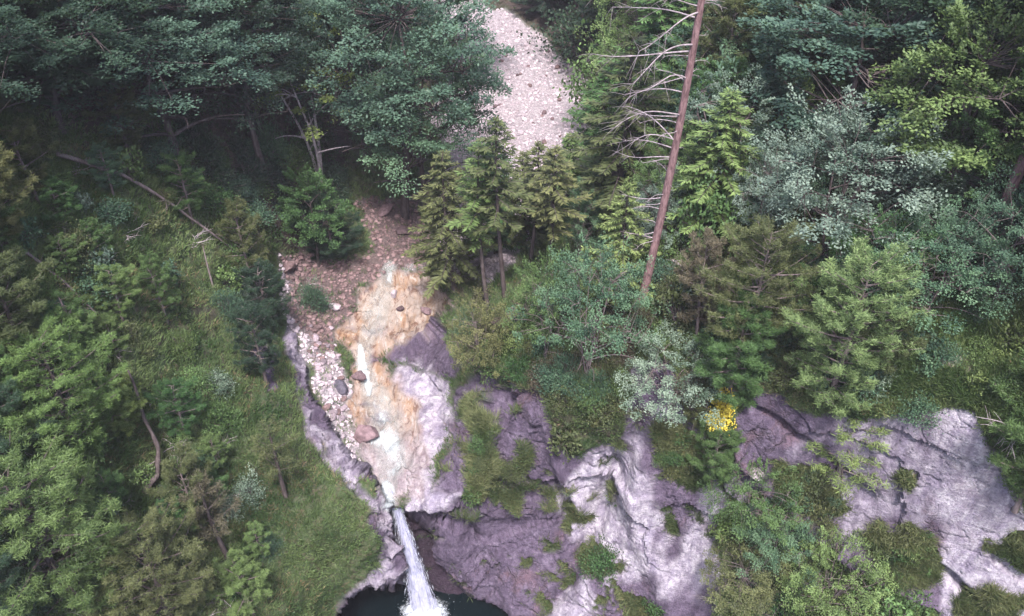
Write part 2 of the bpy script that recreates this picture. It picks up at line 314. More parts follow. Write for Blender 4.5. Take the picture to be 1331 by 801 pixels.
def terrain_mat():
    m, nt = new_mat('gorge_ground'); n = NT(nt)
    pos = n.n('ShaderNodeNewGeometry').outputs['Position']
    A = n.attr('cover'); sA = n.n('ShaderNodeSeparateColor'); n.l(A.outputs['Color'], sA.inputs[0]); aa = A.outputs['Alpha']
    B = n.attr('tone'); sB = n.n('ShaderNodeSeparateColor'); n.l(B.outputs['Color'], sB.inputs[0]); ba = B.outputs['Alpha']
    rockm, gravm, ochm, palem = sA.outputs[0], sA.outputs[1], sA.outputs[2], aa
    litm, wet_shadem, redm, dirtm = sB.outputs[0], sB.outputs[1], sB.outputs[2], ba
    big = n.noise(.35, 6, .65, pos); mid = n.noise(1.7, 6, .7, pos); fine = n.noise(9, 5, .7, pos); spk = n.noise(28, 3, .7, pos)
    mp = n.n('ShaderNodeMapping'); mp.inputs['Rotation'].default_value = (.4, .3, .2); mp.inputs['Scale'].default_value = (1.6, 1.6, .35); n.l(pos, mp.inputs[0])
    streak = n.noise(1.6, 6, .7, mp.outputs[0])
    # grass / soil
    g = n.mix(n.ramp(big, .35, .65), (.042, .072, .030), (.090, .125, .052)); g = n.mix(n.ramp(mid, .45, .7), g, (.12, .10, .065)); g = n.mix(n.ramp(fine, .45, .75), g, (.06, .058, .04))
    l_ = n.mix(n.ramp(mid, .35, .7), (.035, .026, .024), (.085, .06, .052)); l_ = n.mix(n.ramp(fine, .55, .75), l_, (.05, .06, .03))  # leaf litter; its dark tone also paints in the forest interior's shade
    g = n.mix(litm, g, l_); g = n.mix(dirtm, g, n.mix(fine, (.30, .22, .18), (.52, .42, .38)))
    # rock
    r = n.mix(n.ramp(streak, .3, .7), (.055, .038, .068), (.135, .100, .155)); r = n.mix(n.math('MULTIPLY', n.ramp(mid, .48, .72), .7), r, (.225, .18, .255))
    r = n.mix(n.math('MULTIPLY', n.ramp(big, .55, .68), .5), r, (.17, .095, .105))
    r = n.mix(n.math('MULTIPLY', n.ramp(fine, .50, .66), .65), r, (.055, .045, .062))
    r = n.mix(n.math('MULTIPLY', n.ramp(spk, .55, .70), .55), r, (.30, .26, .33))
    p = n.mix(n.ramp(mid, .35, .65), (.40, .35, .44), (.70, .65, .71)); p = n.mix(n.math('MULTIPLY', n.ramp(fine, .48, .68), .6), p, (.22, .18, .26))
    p = n.mix(n.math('MULTIPLY', n.ramp(n.noise(.8, 6, .72, mp.outputs[0], .8), .48, .64), .6), p, (.20, .165, .26))
    p = n.mix(n.math('MULTIPLY', n.ramp(spk, .54, .64), .55), p, (.16, .13, .19))
    r = n.mix(n.math('MULTIPLY', palem, n.lin(streak, .3, .7, .45, 1.0)), r, p)
    fm = n.n('ShaderNodeMapping'); fm.inputs['Scale'].default_value = (1.5, .45, 1.2); fm.inputs['Rotation'].default_value = (0, 0, -.25); n.l(pos, fm.inputs[0]); fl = n.noise(1.3, 7, .75, fm.outputs[0], .8); fl2 = n.noise(.55, 5, .7, fm.outputs[0], 1.2)
    o = n.mix(n.ramp(fl2, .44, .66), (.40, .32, .28), (.33, .205, .13)); o = n.mix(n.math('MULTIPLY', n.ramp(fl, .53, .60), .85), o, (.15, .075, .05)); o = n.mix(n.math('MULTIPLY', n.ramp(fl, .46, .36), .7), o, (.58, .52, .50))
    o = n.mix(n.math('MULTIPLY', n.ramp(fine, .52, .68), .5), o, (.20, .13, .11))
    r = n.mix(ochm, r, o)
    # gravel
    vo = n.n('ShaderNodeTexVoronoi'); vo.inputs['Scale'].default_value = 8.0; n.l(pos, vo.inputs['Vector']); sv = n.n('ShaderNodeSeparateColor'); n.l(vo.outputs['Color'], sv.inputs[0])
    k = n.mix(sv.outputs[0], (.42, .36, .40), (.74, .67, .71)); k = n.mix(n.ramp(mid, .5, .75), k, (.33, .26, .26))
    kr = n.mix(sv.outputs[1], (.10, .06, .062), (.20, .135, .135)); k = n.mix(redm, k, kr)
    k = n.mix(n.ramp(vo.outputs['Distance'], .09, .16), k, n.mix(.5, k, (.08, .06, .07)))
    c = n.mix(rockm, g, r); c = n.mix(gravm, c, k)
    c = n.mix(n.math('MULTIPLY', wet_shadem, .75), c, n.mix(1.0, c, (.22, .16, .15), 'MULTIPLY'))  # shade of the recess painted in: rock multiplied towards dark brown
    wv = n.n('ShaderNodeVectorMath', operation='MULTIPLY_ADD'); tx = n.n('ShaderNodeTexNoise'); tx.inputs['Scale'].default_value = .9; tx.inputs['Detail'].default_value = 5; n.l(pos, tx.inputs['Vector']); n.l(tx.outputs['Color'], wv.inputs[0]); wv.inputs[1].default_value = (1.8, 1.8, 1.8); n.l(pos, wv.inputs[2])
    cm = n.n('ShaderNodeMapping'); cm.inputs['Rotation'].default_value = (.5, .6, .2); cm.inputs['Scale'].default_value = (1, .6, .45); n.l(wv.outputs[0], cm.inputs[0])
    ck = []
    for sc_, wd_ in ((.55, .035), (1.7, .05)):
        v2 = n.n('ShaderNodeTexVoronoi', feature='DISTANCE_TO_EDGE'); v2.inputs['Scale'].default_value = sc_; n.l(cm.outputs[0], v2.inputs['Vector']); ck.append(n.ramp(v2.outputs['Distance'], 0, wd_))
    crack = n.math('MULTIPLY', ck[0], n.lin(ck[1], 0, 1, .55, 1)); cmask = n.math('MULTIPLY', n.math('SUBTRACT', 1.0, crack), n.math('MULTIPLY', n.math('MULTIPLY', rockm, n.lin(palem, 0, 1, .8, .12)), n.math('MULTIPLY', n.ramp(big, .46, .60), n.lin(ochm, 0, 1, 1, .3))))
    c = n.mix(n.math('MULTIPLY', cmask, .6), c, (.05, .04, .045))
    hb = n.math('ADD', n.math('MULTIPLY', n.math('MULTIPLY', cmask, -1.0), .8), n.math('MULTIPLY', mid, .7)); hb = n.math('ADD', hb, n.math('ADD', n.math('MULTIPLY', fine, .6), n.math('MULTIPLY', spk, .35)))
    nb = n.bump(hb, .9, .35)
    n.out(n.bsdf(c, n.lin(wet_shadem, 0, 1, .88, .3), nb, .25)); return m
M_ground = terrain_mat()

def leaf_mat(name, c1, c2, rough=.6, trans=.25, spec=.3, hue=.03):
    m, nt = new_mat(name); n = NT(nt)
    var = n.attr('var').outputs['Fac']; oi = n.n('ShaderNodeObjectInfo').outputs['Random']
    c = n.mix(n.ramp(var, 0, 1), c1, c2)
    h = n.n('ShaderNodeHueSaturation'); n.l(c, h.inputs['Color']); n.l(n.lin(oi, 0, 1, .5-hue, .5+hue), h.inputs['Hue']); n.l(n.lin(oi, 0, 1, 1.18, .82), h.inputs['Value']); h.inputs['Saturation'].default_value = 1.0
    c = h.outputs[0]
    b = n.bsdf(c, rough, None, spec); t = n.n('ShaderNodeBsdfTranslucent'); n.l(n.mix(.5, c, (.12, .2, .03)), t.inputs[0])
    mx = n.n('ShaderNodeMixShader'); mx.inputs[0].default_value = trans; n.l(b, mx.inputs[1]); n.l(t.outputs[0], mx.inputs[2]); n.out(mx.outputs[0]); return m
PAL = {
 'dark':   ((.008, .020, .015), (.032, .062, .036)), 'blue':   ((.018, .042, .032), (.080, .140, .090)), 'green':  ((.022, .050, .016), (.095, .165, .055)),  # shade of the upper forest is darkened into the dark and blue leaves
 'bright': ((.040, .070, .020), (.165, .245, .085)), 'yellow': ((.055, .085, .024), (.205, .270, .080)), 'silver': ((.050, .085, .060), (.220, .285, .220)),
 'olive':  ((.034, .044, .018), (.130, .145, .060)), 'brown':  ((.045, .040, .026), (.140, .125, .080)), 'teal':   ((.024, .058, .040), (.100, .175, .098)), 'fir': ((.042, .078, .028), (.200, .290, .115)), 'gold': ((.40, .38, .04), (.78, .74, .10))}
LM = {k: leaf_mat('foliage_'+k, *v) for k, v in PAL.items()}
def bark_mat(name, a, b, sc_=6):
    m, nt = new_mat(name); n = NT(nt); tc = n.n('ShaderNodeTexCoord').outputs['Object']
    mp = n.n('ShaderNodeMapping'); mp.inputs['Scale'].default_value = (1, 1, .25); n.l(tc, mp.inputs[0]); f = n.noise(sc_, 6, .7, mp.outputs[0])
    n.out(n.bsdf(n.mix(n.ramp(f, .3, .7), a, b), .9, n.bump(f, .8, .05), .15)); return m
B_dark = bark_mat('bark_dark', (.035, .026, .026), (.10, .08, .08)); B_red = bark_mat('bark_pine', (.075, .042, .045), (.22, .135, .14), 9)
B_dead = bark_mat('bark_dead', (.20, .16, .17), (.46, .40, .42)); B_twig = bark_mat('bark_twig', (.15, .12, .13), (.34, .29, .31)); B_mid = bark_mat('bark_grey', (.08, .06, .06), (.20, .16, .16))
def stone_mat(name, cols, rough=.85):
    m, nt = new_mat(name); n = NT(nt); tc = n.n('ShaderNodeTexCoord').outputs['Object']; var = n.attr('var').outputs['Fac']; oi = n.n('ShaderNodeObjectInfo').outputs['Random']
    f = n.noise(3, 7, .7, tc); f2 = n.noise(16, 4, .7, tc)
    c = n.mix(n.ramp(f, .3, .7), cols[0], cols[1]); c = n.mix(n.ramp(f2, .5, .75), c, cols[2])
    c = n.mix(1.0, c, n.mix(n.math('FRACT', n.math('ADD', var, oi)), (.55, .53, .55), (1.25, 1.2, 1.22)), 'MULTIPLY')
    n.out(n.bsdf(c, rough, n.bump(n.math('ADD', f, n.math('MULTIPLY', f2, .4)), .7, .1), .3)); return m
S_cob = stone_mat('stone_cobble', ((.20, .16, .18), (.38, .32, .35), (.14, .11, .12))); S_pale = stone_mat('stone_pale', ((.29, .245, .27), (.50, .44, .47), (.20, .16, .185))); S_dark = stone_mat('stone_dark', ((.045, .043, .06), (.11, .10, .13), (.18, .16, .2)), .6)
S_brown = stone_mat('stone_brown', ((.075, .05, .055), (.18, .125, .135), (.05, .035, .035))); S_red = stone_mat('stone_red', ((.10, .062, .062), (.22, .155, .155), (.13, .088, .088)))

# ------------------------------------------------------------------ ground sheets, cut out of one surveyed surface
NV = SH[0]*SH[1]; idx = np.arange(NV).reshape(SH)
quads = np.stack([idx[:-1, :-1], idx[1:, :-1], idx[1:, 1:], idx[:-1, 1:]], -1).reshape(-1, 4)
Pf = P.reshape(-1, 3); Nf = N.reshape(-1, 3)
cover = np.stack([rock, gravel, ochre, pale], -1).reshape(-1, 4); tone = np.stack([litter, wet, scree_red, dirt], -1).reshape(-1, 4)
cls = np.zeros(SH, int)                                     # 0 hillside
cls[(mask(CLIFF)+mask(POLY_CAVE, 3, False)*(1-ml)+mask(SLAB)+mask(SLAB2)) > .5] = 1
cls[(mask(RIM, 3, False) > .5)] = 1
cls[(gravel > .5)] = 2
cls[(mask(OCHRE)+mask(WHITE) > .5)] = 3
cq = cls.reshape(-1)[quads[:, 0]]
for k, name, lab in ((0, 'hillside', None), (1, 'rock_cliff', None), (2, 'gravel_bed', None), (3, 'stream_bed', None)):
    fq = quads[cq == k]; uq, inv = np.unique(fq, return_inverse=True)
    me = mesh(name, Pf[uq], inv.reshape(-1, 4), M_ground, {'cover': cover[uq], 'tone': tone[uq]}, True, Nf[uq])
    tag(link(name, me), kind='structure')

# far mountainside closing the valley
def far_hills():
    a = np.linspace(0, 2*math.pi, 161); r = np.array([235, 250, 270, 295, 325, 360, 400]); A_, R_ = np.meshgrid(a, r)
    z = np.interp(R_, r, [-30, 0, 28, 50, 66, 76, 80]) + (fbm(np.stack([np.cos(A_)*4, np.sin(A_)*4, R_/120], -1), 4, 77)-.5)*50*(R_ > 240)
    p = np.stack([np.sin(A_)*R_, 40+np.cos(A_)*R_, z], -1); i = np.arange(a.size*r.size).reshape(A_.shape)
    f = np.stack([i[:-1, :-1], i[:-1, 1:], i[1:, 1:], i[1:, :-1]], -1).reshape(-1, 4)
    m, nt = new_mat('mountainside'); n = NT(nt); pos = n.n('ShaderNodeNewGeometry').outputs['Position']; g = n.noise(.08, 8, .7, pos)
    n.out(n.bsdf(n.mix(n.ramp(g, .35, .65), (.03, .05, .028), (.08, .10, .05)), .95, n.bump(g, 1, 6), .1))
    tag(link('mountains', mesh('mountains', p.reshape(-1, 3), f, m)), kind='structure')
far_hills()

# ------------------------------------------------------------------ water
def water_mat(name, foam_attr=True):
    m, nt = new_mat(name); n = NT(nt); pos = n.n('ShaderNodeNewGeometry').outputs['Position']
    f1 = n.noise(1.0, 7, .78, n.attr('flow').outputs['Vector'], 1.4); f2 = n.noise(9, 5, .7, pos)
    foam = n.attr('foam').outputs['Fac']; edge = n.attr('edge').outputs['Fac']
    tr = n.n('ShaderNodeBsdfTransparent'); tr.inputs[0].default_value = (.95, .95, .93, 1)
    nb = n.bump(n.math('ADD', f1, n.math('MULTIPLY', f2, .3)), .7, .12)
    body = n.bsdf((.40, .41, .41), .12, nb, .5)
    mx = n.n('ShaderNodeMixShader'); mx.inputs[0].default_value = .22; n.l(tr.outputs[0], mx.inputs[1]); n.l(body, mx.inputs[2])
    wh = n.bsdf((.40, .44, .46), .5, nb, .3)
    ff = n.ramp(n.math('ADD', n.math('MULTIPLY', foam, .42), n.math('ADD', n.math('MULTIPLY', f1, .85), n.math('MULTIPLY', f2, .25))), .64, 1.12)
    m2 = n.n('ShaderNodeMixShader'); n.l(ff, m2.inputs[0]); n.l(mx.outputs[0], m2.inputs[1]); n.l(wh, m2.inputs[2])
    te = n.n('ShaderNodeBsdfTransparent'); m3 = n.n('ShaderNodeMixShader'); n.l(n.ramp(n.math('ADD', edge, n.math('MULTIPLY', n.math('SUBTRACT', f1, .5), 1.3)), .05, .6), m3.inputs[0]); n.l(te.outputs[0], m3.inputs[1]); n.l(m2.outputs[0], m3.inputs[2]); n.out(m3.outputs[0]); return m
M_water = water_mat('stream_water')
COURSE = [(506, 350, 8), (500, 372, 9), (494, 392, 17), (488, 418, 20), (476, 445, 12), (472, 470, 11), (480, 500, 13), (492, 525, 21), (505, 545, 18), (500, 570, 20), (512, 600, 24), (508, 625, 14), (505, 648, 9)]
dW, wW = ldist(COURSE, US, VS)
flowv = np.stack([US/9.0, VS/34.0, 0*U, 1+0*U], -1)
wat = dW < wW*1.65; edge = np.clip(1.25-dW/wW, 0, 1)
fo = np.zeros(SH)
for line, a in (([(468, 456, 3), (472, 474, 7), (480, 512, 4)], 1.0), ([(508, 352, 6), (504, 362, 5)], .6), ([(488, 570, 8), (505, 578, 14), (512, 588, 10)], .85), ([(520, 600, 7), (512, 612, 8)], .6), ([(505, 630, 6), (506, 655, 8)], .9), ([(495, 540, 5), (505, 550, 6)], .55), ([(490, 405, 6), (492, 412, 6)], .5), ([(533, 352, 5), (530, 356, 4)], .45)):
    d_, w_ = ldist(line, US, VS); fo = np.maximum(fo, a*sstep(2.4, 0, d_/w_))
fo = np.maximum(fo, .34*sstep(1.2, .3, dW/wW))
wq = quads[(wat | (fo > .12)).reshape(-1)[quads].all(1)]; uq, inv = np.unique(wq, return_inverse=True)
wp = Pf[uq] + np.array([0, 0, .09]) + Nf[uq]*.03
tag(link('stream', mesh('stream', wp, inv.reshape(-1, 4), M_water, {'foam': fo.reshape(-1)[uq], 'edge': np.maximum(edge, fo).reshape(-1)[uq], 'flow': flowv.reshape(-1, 4)[uq]})), kind='structure')

POOLZ = -10.0
def pool():
    m, nt = new_mat('pool_water'); n = NT(nt); pos = n.n('ShaderNodeNewGeometry').outputs['Position']
    f = n.noise(1.4, 5, .6, pos, .6); n.out(n.bsdf((.002, .005, .006), .15, n.bump(f, .6, .2), .22))
    x = np.linspace(-14, 4, 60); y = np.linspace(22, 42, 60); X, Y = np.meshgrid(x, y); i = np.arange(3600).reshape(60, 60)
    f_ = np.stack([i[:-1, :-1], i[:-1, 1:], i[1:, 1:], i[1:, :-1]], -1).reshape(-1, 4)
    tag(link('pool_water', mesh('pool_water', np.stack([X, Y, 0*X+POOLZ], -1).reshape(-1, 3), f_, m)), kind='structure')
pool()

def waterfall():
    lip, _ = at(505.0, 634.0); lip = lip + np.array([0, 0, .14])
    d = ray(552, 792); t = (POOLZ-CAM[2])/d[2]; foot = CAM+d*t
    n_, k_ = 150, 36; s = np.linspace(0, 1, n_)
    def centre(s):
        h = 1.0*s + 0*s; p = np.zeros((len(s), 3)); fall = s**1.0
        z = lip[2]+.05-(lip[2]-POOLZ)*(fall**1.35*.9+fall*.1); run = np.sqrt(np.clip((lip[2]+.1-z)/(lip[2]-POOLZ), 0, 1))
        p[:, 0] = lip[0]+(foot[0]-lip[0])*(run*.55+.45*s); p[:, 1] = lip[1]-.1+(foot[1]-lip[1]+.1)*run - .0; p[:, 2] = z; return p
    m, nt = new_mat('falling_water'); n = NT(nt); at_ = n.attr('flow'); mp = n.n('ShaderNodeMapping'); n.l(at_.outputs['Vector'], mp.inputs[0])
    a = n.noise(1.0, 7, .78, mp.outputs[0], .4); st = n.attr('foam').outputs['Fac']
    tr = n.n('ShaderNodeBsdfTransparent'); wb = n.bsdf((.40, .40, .54), .45, n.bump(a, .9, .15), .3, **{'Subsurface Weight': 0.0}); mx = n.n('ShaderNodeMixShader')
    n.l(n.ramp(n.math('ADD', a, n.math('MULTIPLY', st, .42)), .50, .78), mx.inputs[0]); n.l(tr.outputs[0], mx.inputs[1]); n.l(wb, mx.inputs[2]); n.out(mx.outputs[0])
    V_, F_, FL, FO = [], [], [], []; off = 0
    for layer in range(3):
        c = centre(s); wd = (.17+.72*s**1.0)*(1-.15*layer)
        th = np.linspace(-1, 1, k_); x = th[None]*wd[:, None]; y = -(1-th[None]**2)*wd[:, None]*(.55-.35*layer)
        p = c[:, None]+np.stack([x, y, 0*x], -1); q = p*np.array([2.8, 2.8, .45]); nn = fbm(q+layer*9, 4, 200+layer)-.5
        p[..., 0] += nn*.16*(.3+s[:, None]); p[..., 1] += (fbm(q*1.7+5, 4, 210+layer)-.5)*.3*(.3+s[:, None])
        i = np.arange(n_*k_).reshape(n_, k_)+off; off += n_*k_
        V_.append(p.reshape(-1, 3)); F_.append(np.stack([i[:-1, :-1], i[:-1, 1:], i[1:, 1:], i[1:, :-1]], -1).reshape(-1, 4))
        FL.append(np.stack([th[None]*5+0*s[:, None]+layer*3, s[:, None]*6+0*th[None], 0*th[None]*s[:, None]+layer, 1+0*th[None]*s[:, None]], -1).reshape(-1, 4))
        FO.append(((1-np.abs(th[None])**2)*.65+.35*s[:, None]**3 - .12).reshape(-1))
    wf = link('waterfall', mesh('waterfall', np.concatenate(V_), np.concatenate(F_), m, {'flow': np.concatenate(FL), 'foam': np.concatenate(FO)}))
    tag(wf, kind='structure')
    g = Geo(); k = 2600; ss = rng.uniform(.05, 1, k)**.8; c = centre(ss); wd = .17+.74*ss
    x = np.clip(rng.normal(0, .5, k), -1.05, 1.05); c = c+np.stack([x*wd, -rng.uniform(-.2, 1.0, k)*wd*.6, 0*x], -1)
    d = np.stack([x*.12, -.05+0*x, -1+0*x], -1)+rng.normal(0, .05, (k, 3)); kites(g, c, d, rdir(k), rng.uniform(.15, .7, k), rng.uniform(.008, .024, k), rng.uniform(0, 1, k))
    mm, nt = new_mat('white_water'); n = NT(nt); n.out(n.bsdf((.60, .62, .70), .5, None, .3))
    link('spray', g.me('spray', mm), wf)
    mf, nt = new_mat('churned_foam'); n = NT(nt); pos = n.n('ShaderNodeNewGeometry').outputs['Position']; f = n.noise(2.2, 7, .75, pos, .5); tr = n.n('ShaderNodeBsdfTransparent'); wb = n.bsdf((.40, .43, .48), .6, n.bump(f, .8, .1), .2); mx = n.n('ShaderNodeMixShader')
    n.l(n.ramp(n.math('ADD', n.math('MULTIPLY', n.attr('var').outputs['Fac'], .9), f), .62, 1.05), mx.inputs[0]); n.l(tr.outputs[0], mx.inputs[1]); n.l(wb, mx.inputs[2]); n.out(mx.outputs[0])
    g = Geo(); X, Y = np.meshgrid(np.linspace(-1.9, 1.9, 90), np.linspace(-1.5, 1.5, 80)); rr = np.hypot(X/1.5, Y/1.1)
    Z = (1-rr**2)*.55*fbm(np.stack([X*2.5, Y*2.5, 0*X], -1), 5, 230) + (fbm(np.stack([X*7, Y*7, 0*X], -1), 3, 231)-.5)*.3
    Z = np.maximum(Z, .01)+.03
    i = np.arange(X.size).reshape(X.shape); g.add(np.stack([X+foot[0], Y+foot[1]-.2, Z+POOLZ], -1).reshape(-1, 3), np.stack([i[:-1, :-1], i[:-1, 1:], i[1:, 1:], i[1:, :-1]], -1).reshape(-1, 4))
    link('foam', mesh('foam', np.concatenate(g.v), np.concatenate(g.f), mf, {'var': np.clip(1-np.hypot(X/1.9, Y/1.4), 0, 1).reshape(-1)}), wf); g = Geo()
    k = 500; a_ = rng.uniform(0, 6.28, k); r_ = np.abs(rng.normal(0, .8, k)); c = np.stack([foot[0]+np.cos(a_)*r_*1.2, foot[1]-.2+np.sin(a_)*r_*.9, POOLZ+rng.uniform(0, 1.0, k)*np.exp(-r_)], -1)
    kites(g, c, rdir(k)+np.array([0, 0, 1.0]), rdir(k), rng.uniform(.03, .10, k), rng.uniform(.01, .03, k), rng.uniform(0, 1, k))
    link('droplets', g.me('droplets', mm), wf)
waterfall()

# ------------------------------------------------------------------ stones
import bmesh
def stone_verts(seed, sub=3, cut=.25):
    bm = bmesh.new(); bmesh.ops.create_icosphere(bm, subdivisions=sub, radius=1)
    v = np.array([x.co[:] for x in bm.verts]); f = np.array([[y.index for y in x.verts] for x in bm.faces]); bm.free()
    r = np.random.default_rng(seed)
    for k in range(14):
        d = unit(r.normal(size=3)); h = r.uniform(.50, .88); s = v@d; v = v - np.where(s > h, (s-h)*.92, 0)[:, None]*d
    v = v*(1+(fbm(v*1.6+seed, 4, seed)-.5)[:, None]*cut); v = v*r.uniform([.85, .75, .5], [1.2, 1.0, .75]); return v, f
STV = [stone_verts(100+k, 4) for k in range(5)]; STL = [stone_verts(120+k, 2, .15) for k in range(6)]
stone_mesh = {}
def stone(name, u, v, wpx, mat, label, cat='boulder', group=None, sink=.3, k=0, squash=1):
    key = (k, mat.name)
    if key not in stone_mesh: stone_mesh[key] = mesh(name, STV[k][0], STV[k][1], mat, {'var': np.full(len(STV[k][0]), .5)})
    p, nn = at(float(u), float(v)); t = np.linalg.norm(p-CAM); s = wpx*t/F/2
    o = link(name, stone_mesh[key]); o.location = p+np.array([0, 0, s*(.6-sink)]); o.scale = (s, s, s*squash); o.rotation_euler = (random.uniform(-.3, .3), random.uniform(-.3, .3), random.uniform(0, 6))
    return tag(o, label, cat, group)
stone('boulder', 477, 570, 38, S_brown, 'large brown split boulder in the middle of the stream above the waterfall', k=0, squash=1.25)
stone('boulder', 443, 508, 25, S_dark, 'dark grey squared boulder on the left edge of the stream', k=1)
stone('boulder', 467, 497, 20, S_brown, 'rounded brown boulder beside the white cascade, right of the dark grey boulder', k=2)
stone('boulder', 512, 385, 13, S_pale, 'pale upright stone standing in the shallow ochre pool', k=3, squash=1.5)
stone('boulder', 521, 402, 12, S_brown, 'brown stone just below the pale upright stone in the ochre pool', k=4)
stone('boulder', 557, 408, 18, S_brown, 'flat dark stone on the right bank of the ochre pool', k=2, squash=.6)
stone('boulder', 435, 400, 16, S_pale, 'pale boulder on the left bank above the heap of cobbles', k=1)
stone('boulder', 375, 350, 30, S_red, 'reddish boulder under the dead branches at the head of the scree', k=0)
stone('boulder', 670, 418, 34, S_red, 'pinkish rock block in the bushes left of the silver green shrub tree', k=3, squash=1.4)
stone('boulder', 648, 425, 26, S_brown, 'grey tilted rock block below the two dark spruce trunks', k=1, squash=1.5)
stone('boulder', 524, 300, 32, S_brown, 'broad grey slab of rock in the shaded scree', k=0, squash=.9, sink=.6)
stone('boulder', 500, 275, 26, S_brown, 'dark slab at the top of the shaded scree under the beech', k=2, squash=.5)
stone('boulder', 985, 612, 26, S_pale, 'pinkish white broken block on the ledge below the yellow plant', k=3)
for k, (u, v, w) in enumerate(((742, 68, 16), (757, 72, 13), (752, 60, 12), (748, 82, 13), (765, 80, 10), (736, 76, 9))):
    stone('boulder', u, v, w, S_brown if k % 2 else S_pale, 'boulder in the heap on the right edge of the far gravel', group='boulders heaped on the right edge of the far gravel', k=k % 5)
k = 0
for u, v, w in [(random.uniform(400, 470), random.uniform(425, 545), random.uniform(7, 13)) for _ in range(90)]:
    if look(gravel, u, v) > .5 and look(dl, u, v) > 6:
        stone('cobble', u, v, w, (S_cob, S_red, S_cob)[k % 3], 'pinkish grey cobble on the bank left of the ochre stream', 'cobble', 'cobbles heaped on the left bank', k=k % 5); k += 1
for q, (u, v, w) in enumerate([(random.uniform(600, 770), random.uniform(60, 200), random.uniform(5, 10)) for _ in range(60)]):
    if look(gravel, u, v) > .7: stone('cobble', u, v, w, (S_pale, S_red, S_brown)[q % 3], 'single larger stone on the far gravel bed', 'cobble', 'larger stones on the far gravel bed', k=q % 5)

def scatter(n, field, lo=(-300, -200), hi=(1650, 1000), area=True):
    """random spots on the ground, equal chance per square metre, kept where field allows"""
    out = []
    tries = 0
    while sum(len(o) for o in out) < n and tries < 60:
        u = rng.uniform(lo[0], hi[0], n*2); v = rng.uniform(lo[1], hi[1], n*2); f = look(field, u, v)
        keep = rng.uniform(0, 1, n*2) < f
        out.append(np.stack([u[keep], v[keep]], 1)); tries += 1
    o = np.concatenate(out); return o[:n]
def gravel_stones():
    s = scatter(12000, np.clip(gravel, 0, 1), (340, -60), (800, 620)); p, _ = at(s[:, 0], s[:, 1])
    for j, (name, mat) in enumerate((('gravel', S_pale), ('rubble', S_red))):
        red = look(scree_red, s[:, 0], s[:, 1]) > .5; sel = p[red == bool(j)]; g = Geo()
        for q in range(6):
            pp = sel[q::6]; v, f = STL[q]; n = len(pp); sz = .05+.22*rng.uniform(0, 1, n)**4; a = rng.uniform(0, 6.28, n)
            c, s_ = np.cos(a), np.sin(a); vv = v[None]*sz[:, None, None]
            vv = np.stack([vv[..., 0]*c[:, None]-vv[..., 1]*s_[:, None], vv[..., 0]*s_[:, None]+vv[..., 1]*c[:, None], vv[..., 2]], -1)+pp[:, None]
            ff = f[None]+(np.arange(n)*len(v))[:, None, None]; g.add(vv.reshape(-1, 3), ff.reshape(-1, 3), np.repeat(rng.uniform(0, 1, n), len(v)))
        tag(link(name, g.me(name, mat)), 'loose pale stones covering the stream bed' if not j else 'loose reddish rubble on the shaded scree', 'gravel' if not j else 'rubble', kind='stuff')
gravel_stones()

# ------------------------------------------------------------------ plant shapes
def spruce_shape(h, r, base=.12, nb=110, dens=1.0, tk=1.0, droop=.25, ragged=.25, seed=0):
    g = np.random.default_rng(seed); T, C = Geo(), Geo()
    zz = np.linspace(0, h, 14); bend = np.stack([np.sin(zz/h*2)*.02*h*g.uniform(-1, 1), np.sin(zz/h*2.5)*.02*h*g.uniform(-1, 1), zz], -1)
    tube(T, bend, tk*.0085*h*(1-zz/h)**.8+.01, 7)
    for k in range(nb):
        f = base+(1-base)*((k+g.uniform())/nb)**.9; z0 = f*h; c = np.array([np.interp(z0, zz, bend[:, 0]), np.interp(z0, zz, bend[:, 1]), z0])
        low = sstep(base-.01, base+.2, f); Lb = r*((1-f)**.75*.95+.06)*(.55+.45*low)*(1-ragged*g.uniform()*1.3)
        az = k*2.4+g.uniform(-.4, .4); o = np.array([math.cos(az), math.sin(az), 0]); s = np.linspace(0, 1, 6)
        el = .35*f-.05-droop*g.uniform(.5, 1.2)*(1-f)
        pts = c+o*Lb*s[:, None]+np.array([0, 0, 1])*(Lb*(el*s - droop*.6*s**2+.28*droop*s**4))[:, None]
        tube(T, pts, .012*Lb*(1-s*.9)+.006, 3)
        n = int(Lb/.024*dens)+6; t = g.uniform(.12, 1, n)**.75; b = np.stack([np.interp(t, s, pts[:, a]) for a in range(3)], -1); side = np.where(g.uniform(size=n) < .5, 1, -1)
        sd = np.array([-o[1], o[0], 0]); d = o*g.uniform(.3, 1.0, n)[:, None]+sd*(side*g.uniform(.3, 1.1, n))[:, None]+np.array([0, 0, 1])*g.normal(-.18, .25, n)[:, None]
        ln = (.16+.42*Lb/r*(1-t*.65))*g.uniform(.6, 1.2, n); nr = np.array([0, 0, 1])+g.normal(0, .45, (n, 3))
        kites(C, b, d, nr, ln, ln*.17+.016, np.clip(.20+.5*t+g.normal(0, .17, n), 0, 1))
        m2 = n//2; t = g.uniform(.25, 1, m2); b = np.stack([np.interp(t, s, pts[:, a]) for a in range(3)], -1)+sd*((g.uniform(-1, 1, m2)*(1-t)*.5*Lb*.5))[:, None]
        kites(C, b, np.array([0, 0, -1])+g.normal(0, .5, (m2, 3))+o*.3, g.normal(size=(m2, 3)), g.uniform(.10, .28, m2), .045, np.clip(.2+g.normal(0, .15, m2), 0, 1))
    kites(C, np.array([bend[-1]-[0, 0, .4]]*10), np.array([0, 0, 1])+g.normal(0, .35, (10, 3)), g.normal(size=(10, 3)), .45, .08, np.full(10, .7))
    return T, C
